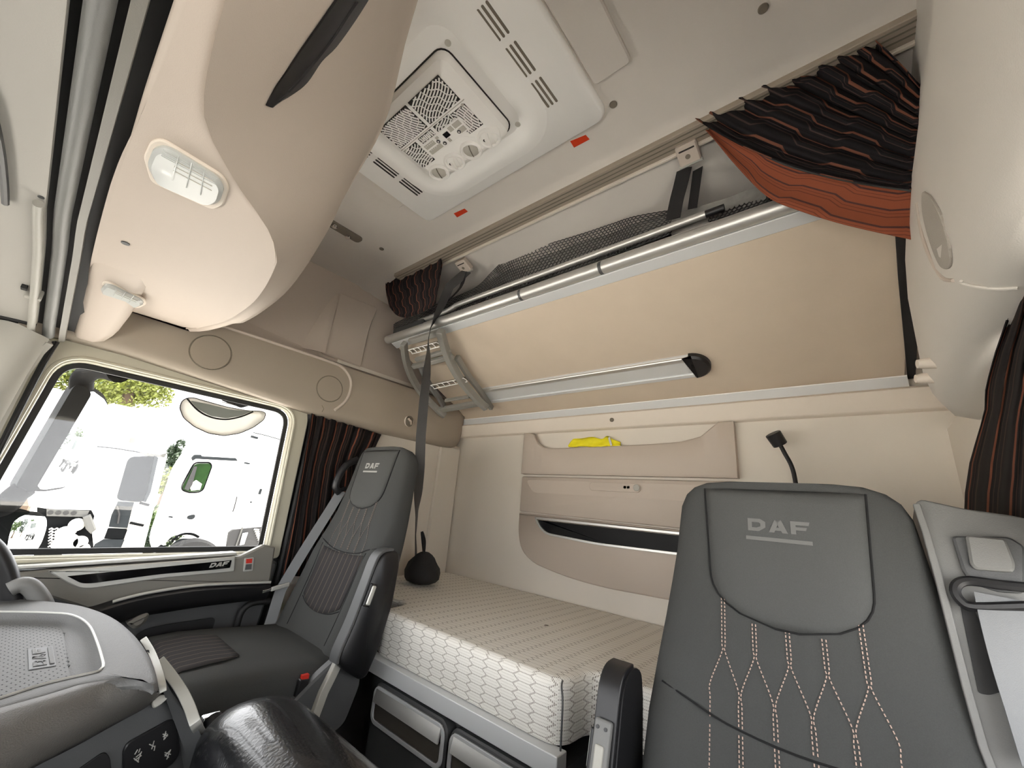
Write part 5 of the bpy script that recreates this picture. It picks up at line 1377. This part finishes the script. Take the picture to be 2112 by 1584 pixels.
MB().tube(smooth_path([PY(x, y, yy) for (x, y), yy in zip(((168,802),(170,782),(184,768),(210,762),(246,770)), (2.32,2.30,2.25,2.15,2.02))], 5), [.035]*21, 12).build('upper_arm', M['xdark'], mm)
MB().tube(smooth_path([PY(x, y, yy) for (x, y), yy in zip(((50,1008),(30,1022),(12,1042),(-30,1052)), (2.32,2.30,2.28,2.26))], 5), .034, 12).build('lower_arm', M['xdark'], mm)
wm = thing('wide_angle_mirror', 'small lower grey mirror pod outside the window at the left edge', 'mirror', PY(50,1176,2.3))
WG = [(40,1064),(92,1062),(101,1068),(99,1086),(84,1122),(58,1156),(22,1176),(4,1176),(20,1110)]
w0 = mir(WG, 2.30, gn_); convex(roundpoly(w0, .015, 3), gn_, .5).build('glass', M['mirror'], wm, label='mirror glass')
wo_ = mir([(36,1059),(94,1057),(106,1066),(103,1088),(88,1126),(60,1160),(22,1182),(-2,1182),(12,1110)], 2.30, gn_); MB().prism([p-gn_*.022 for p in roundpoly(wo_, .015, 3)], -gn_*.05, .01).build('glass_backing', M['xdark'], wm)
MB().prism(roundpoly([PY(x, y, 2.28) for x, y in ((-60,1040),(30,1046),(70,1056),(30,1070),(8,1130),(-60,1160))], .02, 3), V(-.02,.10,0), .02).build('housing', M['xmid'], wm, ang=50)
def trans_mat():
    m = mat('translucent_pale_plastic', (205,200,188), .5); m.node_tree.nodes['Principled BSDF'].inputs['Transmission Weight'].default_value = .55; return m
M['bowl'] = trans_mat(); M['klens'] = mat('kerb_lens_grey', (150,156,150), .5, spec=.2)
# kerb mirror above the window
km = thing('kerb_mirror', 'pale crescent kerb mirror hanging outside the top of the passenger window', 'mirror', PY(455,895,2.16))
KO = [(370,842),(374,828),(384,821),(398,820),(430,829),(470,840),(510,847),(540,848),(549,852),(544,866),(522,882),(494,894),(462,899),(430,894),(400,880),(378,862)]
ko = roundpoly([PY(x, y, 2.14) for x, y in KO], .01, 2)
MB().prism(ko, V(.02,.10,.02), .02).build('bowl', M['bowl'], km)
KG = [(392,826),(430,834),(470,844),(518,849),(496,858),(466,863),(434,858),(408,844)]
MB().prism(roundpoly([PY(x, y, 2.138) for x, y in KG], .008, 3), V(0,-.004,0)).build('lens', M['klens'], km)
MB().tube(smooth_path([PY(x, y, 2.134) for x, y in ((386,822),(408,846),(434,860),(466,865),(498,859),(522,849))], 5), .0035, 6).build('lens_rim', M['xdark'], km)
MB().tube([p+V(0,-.002,0) for p in ko+[ko[0]]], .0022, 6).build('rim', M['xlight'], km)
MB().prism(roundpoly([PY(x, y, 2.12) for x, y in ((456,826),(462,812),(512,822),(506,838),(498,842))], .008, 3), V(0,-.10,.0), .008).build('mount', M['xdark'], km)
MB().tube([PY(457,829,2.117), PY(500,840,2.117)], .0025, 6).build('mount_line', M['ac'], km)

# ---- two white trucks in the yard
def tr(P, y0): return [PY(x, y, y0) for x, y in P]
YA, YB = 9.0, 12.0
ta = thing('white_truck', 'white truck with tall dark side panel parked left outside the window', 'truck', V(1.5,10,GZ), 'parked white trucks')
body = tr([(40,960),(60,880),(232,832),(318,850),(330,885),(345,940),(290,1155),(196,1160),(186,1060),(60,1044)], YA)
MB().prism(body, V(.4,2.4,0)).build('cab', M['white'], ta, smooth=False)
MB().prism(tr([(186,1090),(280,1150),(300,1300),(150,1300),(120,1140)], YA+.3), V(.3,2.0,0)).build('chassis', M['xdark'], ta, smooth=False)
gp_ = roundpoly(tr([(262,950),(270,942),(318,940),(324,946),(306,1012),(298,1036),(246,1032),(240,1026)], YA-.04), .10, 4)
M['yardglass'] = mat('dark_glass_blotchy', (24,26,28), .25, noise=.35, nscale=3.0, spec=.05)
sp_ = MB().prism(gp_, V(0,-.03,0)).build('side_window', M['yardglass'], ta)
MB().prism(tr([(318,940),(326,944),(310,1016),(300,1036),(294,1034),(304,1010)], YA-.07), V(0,-.03,0)).build('window_edge', M['xmid'], sp_)
lw_ = MB().prism(tr([(243,1034),(276,1036),(268,1060),(262,1088),(224,1086),(230,1062)], YA-.04), V(0,-.05,0)).build('lower_fairing', M['xmid'], ta)
for k in range(6):
    MB().tube(tr([(222-k*1.2,1092+k*3.2),(262-k*1.2,1094+k*3.2)], YA-.06), .02, 6).build('fairing_rib', M['xdark'], lw_)
MB().prism(tr([(214,1112),(256,1112),(244,1140),(188,1138),(196,1122)], YA-.04), V(0,-.05,0)).build('mudguard', M['xmid'], ta)
MB().tube(tr([(242,1044),(246,1060),(243,1080)], YA-.12), .014, 6).build('fairing_seam', M['rubber'], ta)
MB().prism(tr([(232,836),(262,842),(300,848),(318,852),(310,858),(306,872),(300,860),(262,852),(230,842)], YA-.02), V(0,-.06,0), .02).build('roof_spoiler', M['offw'], ta)
MB().prism(roundpoly(tr([(268,902),(278,902),(278,914),(264,914)], YA-.02), .03), V(0,-.03,0)).build('badge', M['xlight'], ta)
MB().tube(tr([(192,920),(240,925),(288,933),(334,942)], YA-.04), .010, 6).build('gutter', M['xmid'], ta)
MB().prism(tr([(286,932),(330,938),(344,934),(338,944),(300,940)], YA-.05), V(0,-.03,0)).build('sun_visor', M['xlight'], ta)
ch = MB().prism(tr([(76,1046),(104,1050),(188,1052),(194,1064),(186,1090),(176,1132),(80,1134)], YA-.02), V(0,-.05,0)).build('frame_rail', M['xdark'], ta)
MB().prism(tr([(96,1050),(184,1053),(178,1066),(96,1064)], YA-.09), V(0,-.03,0)).build('frame_plate', M['xlight'], ta)
for k in range(4): MB().disc(PY(104+k*16, 1057+k*.4, YA-.12), (0,-1,0), .03, .01, 12).build('frame_hole', M['rubber'], ta)
for (cx0, n_) in ((106,7),(117,7),(138,4),(152,5)):
    b = MB()
    for k in range(n_): b.tube(tr([(cx0-5-k*.4,1092+k*6),(cx0-k*.4,1089+k*6),(cx0+5-k*.4,1092+k*6)], YA-.14), .016, 6)
    b.build('air_coil', M['chrome'], ta)
for (cx0, cy0, r) in ((136,1120,.14),(134,1100,.10),(164,1118,.09),(170,1132,.08),(158,1082,.09)):
    c = PY(cx0, cy0, YA-.13); MB().disc(c, (0,-1,0), r, .05, 16, cham=.02).build('air_tank', M['silver'], ta)
MB().prism(tr([(170,1066),(186,1060),(198,1090),(186,1100),(176,1090)], YA-.12), V(0,-.1,0), .02).build('valve_block', M['xlight'], ta)
MB().prism(tr([(262,1036),(300,1036),(306,1050),(288,1132),(278,1138),(248,1128),(262,1088),(270,1056)], YA-.03), V(0,-.04,0)).build('step_panel', M['offw'], ta)
for q in (((288,1037),(308,1042)),((268,1078),(296,1084))): MB().tube(tr(q, YA-.09), .02, 6).build('step_bar', M['xdark'], ta)
# bright flatbed edge below
MB().prism(tr([(110,1138),(196,1136),(300,1148),(360,1170),(90,1200)], YA-.5), V(0,-.1,0)).build('trailer_edge', M['white'], ta, smooth=False)
MB().tube(tr([(70,1144),(100,1140),(128,1142)], YA-.62), .03, 6).build('cable', M['xmid'], ta)

tb_ = thing('white_truck', 'white truck cab with green reflection painted on its side window parked right outside the window', 'truck', V(3.5,13,GZ), 'parked white trucks')
MB().prism(roundpoly(tr([(398,925),(420,905),(640,880),(640,1220),(480,1180),(415,1150),(410,1118),(385,1100),(352,1106),(338,1126),(318,1150),(316,1132),(372,965),(384,945)], YB), .08, 2), V(.3,2.4,0)).build('cab', M['white'], tb_, smooth=False)
wg = MB().prism(roundpoly(tr([(402,956),(432,956),(435,962),(418,1008),(410,1013),(392,1015),(378,1010),(376,1004)], YB-.03), .08, 3), V(0,-.03,0)).build('side_window', M['gglass'], tb_)
MB().prism(tr([(400,962),(406,962),(396,1000),(388,1012),(380,1008)], YB-.07), V(0,-.03,0)).build('window_bar', M['rubber'], wg)
MB().prism(tr([(390,1000),(404,990),(416,998),(412,1010),(394,1012)], YB-.07), V(0,-.02,0)).build('seat_seen', M['offw'], wg)
rim = roundpoly(tr([(401,954),(433,954),(437,961),(419,1010),(411,1015),(392,1017),(376,1011),(374,1003)], YB-.02), .08, 3)
MB().tube(rim+[rim[0]], .016, 6).build('window_rim', M['xdark'], tb_)
MB().prism(tr([(394,944),(400,938),(412,938),(414,941),(484,945),(488,951),(414,947),(402,946),(396,950)], YB-.05), V(0,-.10,0)).build('roof_bar', M['xmid'], tb_)
for q in (((504,953),(515,955),(513,958),(503,956)),((518,898),(532,902),(530,906),(516,902)),((536,1008),(540,1008),(536,1020),(532,1019)),((516,1034),(519,1034),(518,1037),(515,1037)),((348,1064),(356,1065),(355,1068),(347,1067))):
    MB().prism(tr(q, YB-.02), V(0,-.05,0)).build('marker', M['xmid'], tb_)
MB().prism(roundpoly(tr([(386,1064),(402,1060),(401,1068),(394,1072),(385,1070)], YB-.02), .05), V(0,-.04,0)).build('door_handle', M['xmid'], tb_)
MB().tube(tr([(489,1024),(484,1044),(480,1056)], YB-.04), .012, 6).build('aerial', M['xdark'], tb_)
MB().tube(tr([(522,892),(548,898),(576,906),(590,908)], YB-.04), .012, 6).build('side_rail', M['xmid'], tb_)
MB().tube(smooth_path(tr([(354,1117),(366,1106),(382,1101),(398,1102),(410,1108)], YB-.06), 5), .025, 8).build('arch_lip', M['xdark'], tb_)
for r_, m_, nm in ((((340,1152),(346,1132),(360,1116),(380,1109),(398,1112),(408,1130),(412,1152)),'xmid','wheel_arch'),):
    MB().prism(roundpoly(tr(r_, YB-.04), .1, 3), V(0,-.05,0)).build(nm, M[m_], tb_)
wc = PY(384,1170,YB-.12); MB().disc(wc, (0,-1,0), .62, .25, 32, cham=.05).build('wheel', M['tyre'], tb_); MB().disc(wc+V(0,-.24,0), (0,-1,0), .36, .03, 24, cham=.02).build('wheel_hub', M['xlight'], tb_)
MB().prism(tr([(325,1128),(332,1123),(345,1128),(340,1150),(318,1150)], YB-.05), V(0,-.06,0)).build('bumper', M['xdark'], tb_)
MB().prism(tr([(318,1140),(342,1146),(340,1152),(318,1148)], YB-.12), V(0,-.04,0)).build('bumper_edge', M['xlight'], tb_)
MB().prism(tr([(470,1098),(478,1092),(540,1086),(534,1120),(506,1136),(464,1140)], YB-.05), V(0,-.10,0)).build('engine_bay', M['rubber'], tb_)
for k in range(8): MB().tube(tr([(524+k*1.6,1092+k*4.2),(534+k*.4,1093+k*4.2)], YB-.17), .02, 6).build('hose_ring', M['silver'], tb_)
MB().tube(tr([(500,1088),(494,1106),(486,1128),(500,1136)], YB-.17), .02, 6).build('pipe', M['xlight'], tb_)
MB().prism(tr([(500,1100),(510,1098),(502,1122),(494,1124)], YB-.17), V(0,-.05,0)).build('filter', M['ac'], tb_)
MB().prism(tr([(426,1132),(462,1140),(460,1144),(430,1142)], YB-.05), V(0,-.1,0)).build('side_skirt', M['xmid'], tb_)

# ---- trees and hedge
def foliage(c, rx, ry, rz, n, size, seed):
    random.seed(seed); b = MB(); c = Vector(c)
    cl = [(random.uniform(-1,1), random.uniform(-1,1), random.uniform(-1,1), random.uniform(.3,.55)) for _ in range(26)]
    cl = [q for q in cl if q[0]**2+q[1]**2+q[2]**2 < 1.1] or [(0,0,0,.6)]
    for _ in range(n):
        q = random.choice(cl); d_ = V(random.gauss(0,1), random.gauss(0,1), random.gauss(0,1)).normalized()*q[3]*random.uniform(.6,1)
        p = c + V((q[0]*.75+d_.x)*rx, (q[1]*.75+d_.y)*ry, (q[2]*.75+d_.z)*rz)
        a = V(random.gauss(0,1), random.gauss(0,1), random.gauss(0,1)).normalized(); e = a.orthogonal().normalized(); f = a.cross(e); s = size*random.uniform(.6,1.3)
        b.add([p-e*s, p-f*s*.5, p+e*s, p+f*s*.5+a*s*.2], [(0,1,2),(0,2,3)])
    return b
def tree(name, px, py, y, rx, rz, n, size, m, lab, seed, group='trees beyond the yard', trunk=True):
    c = PY(px, py, y); t = thing(name, lab, 'tree' if trunk else 'shrub', V(c.x, c.y, GZ), group)
    o = foliage(c, rx, rx, rz, n, size, seed).build('foliage', M[m], t, smooth=False); o['kind'] = 'stuff'
    MB().tube([V(c.x,c.y,GZ), V(c.x+.1,c.y,c.z-rz*.3), V(c.x,c.y,c.z+rz*.3)], [.22,.16,.06] if trunk else [.08,.06,.03], 8).build('trunk' if trunk else 'stem', M['bark'], t)
    return t
tree('broadleaf_tree', 160, 765, 20, 1.5, 1.0, 5200, .075, 'leafy', 'green tree crown at the top left corner of the window', 1)
tree('broadleaf_tree', 225, 775, 19, 1.35, .95, 5200, .07, 'leaf', 'yellow green tree crown behind the upper mirror arm', 2)
tree('broadleaf_tree', 262, 806, 17, 1.1, .85, 5200, .065, 'leafy', 'lower green tree crown just above the white roof spoiler', 3)
tree('pine_tree', 358, 958, 24, .55, 1.1, 1800, .09, 'leafd', 'thin dark conifer seen between the two white trucks', 4)
tree('hedge_bush', 342, 990, 20, .7, .5, 1600, .07, 'leafy', 'sunlit yellow bush between the trucks', 5, trunk=False)
tree('hedge_bush', 326, 1092, 15.5, .75, .85, 4200, .06, 'leaf', 'bright green bush low between the two white trucks', 6, trunk=False)
tree('hedge_bush', 306, 1128, 14.5, .6, .5, 2000, .06, 'leafd', 'dark green bush beside the front truck wheel arch', 7, trunk=False)
# what the mirrors look back at: a row of tractors and trees behind the cab
def far_truck(x, y, lab):
    t = thing('parked_tractor', lab, 'truck', V(x, y, GZ), 'tractors seen in the mirror')
    MB().box((x-1,y-1.2,GZ+1.0), (x+1.1,y+1.2,GZ+3.6)).build('cab', M['white'], t, bevel=.1)
    MB().box((x-3.6,y-.5,GZ+.7), (x+.9,y+.5,GZ+1.0)).build('chassis', M['dgrey'], t)
    MB().box((x-1.03,y-1.0,GZ+2.2), (x-.98,y+1.0,GZ+3.2)).build('window', M['tglass'], t)
    for dx in (-3.0,-2.0,.4):
        for dy in (-1.0,1.0):
            w = MB().disc(V(x+dx,y+dy-.15,GZ+.5), (0,1,0), .5, .3, 20, cham=.05).build('wheel', M['tyre'], t)
            MB().disc(V(x+dx,y+dy+(-.18 if dy < 0 else .15),GZ+.5), (0,1,0), .26, .03, 14).build('wheel_hub', M['silver'], w)
far_truck(21, 8.4, 'nearer parked tractor reflected in the door mirror')
far_truck(27, 10.2, 'farthest parked tractor reflected in the door mirror')
for i, (x, y, r, h, m_) in enumerate(((30,6.5,2.2,2.4,'leafd'),(34,11,2.6,2.6,'leaf'),(27,3.0,2.0,2.0,'leaf'))):
    c = V(x, y, GZ+3.4); t = thing('broadleaf_tree', ('dark tree behind the tractors in the mirror','light green tree behind the farthest tractor in the mirror','green tree beside the cab flank in the mirror')[i], 'tree', V(x,y,GZ), 'trees in the mirror')
    o = foliage(c, r, r, h, 900, .26, 20+i).build('foliage', M[m_], t, smooth=False); o['kind'] = 'stuff'
    MB().tube([V(x,y,GZ), V(x,y,GZ+3)], [.25,.12], 8).build('trunk', M['bark'], t)

# ================================================================ lift everything so the cab floor is z = 0
for o in list(scene.objects):
    if o.parent is None and o is not cam:
        o.location.z += EYE
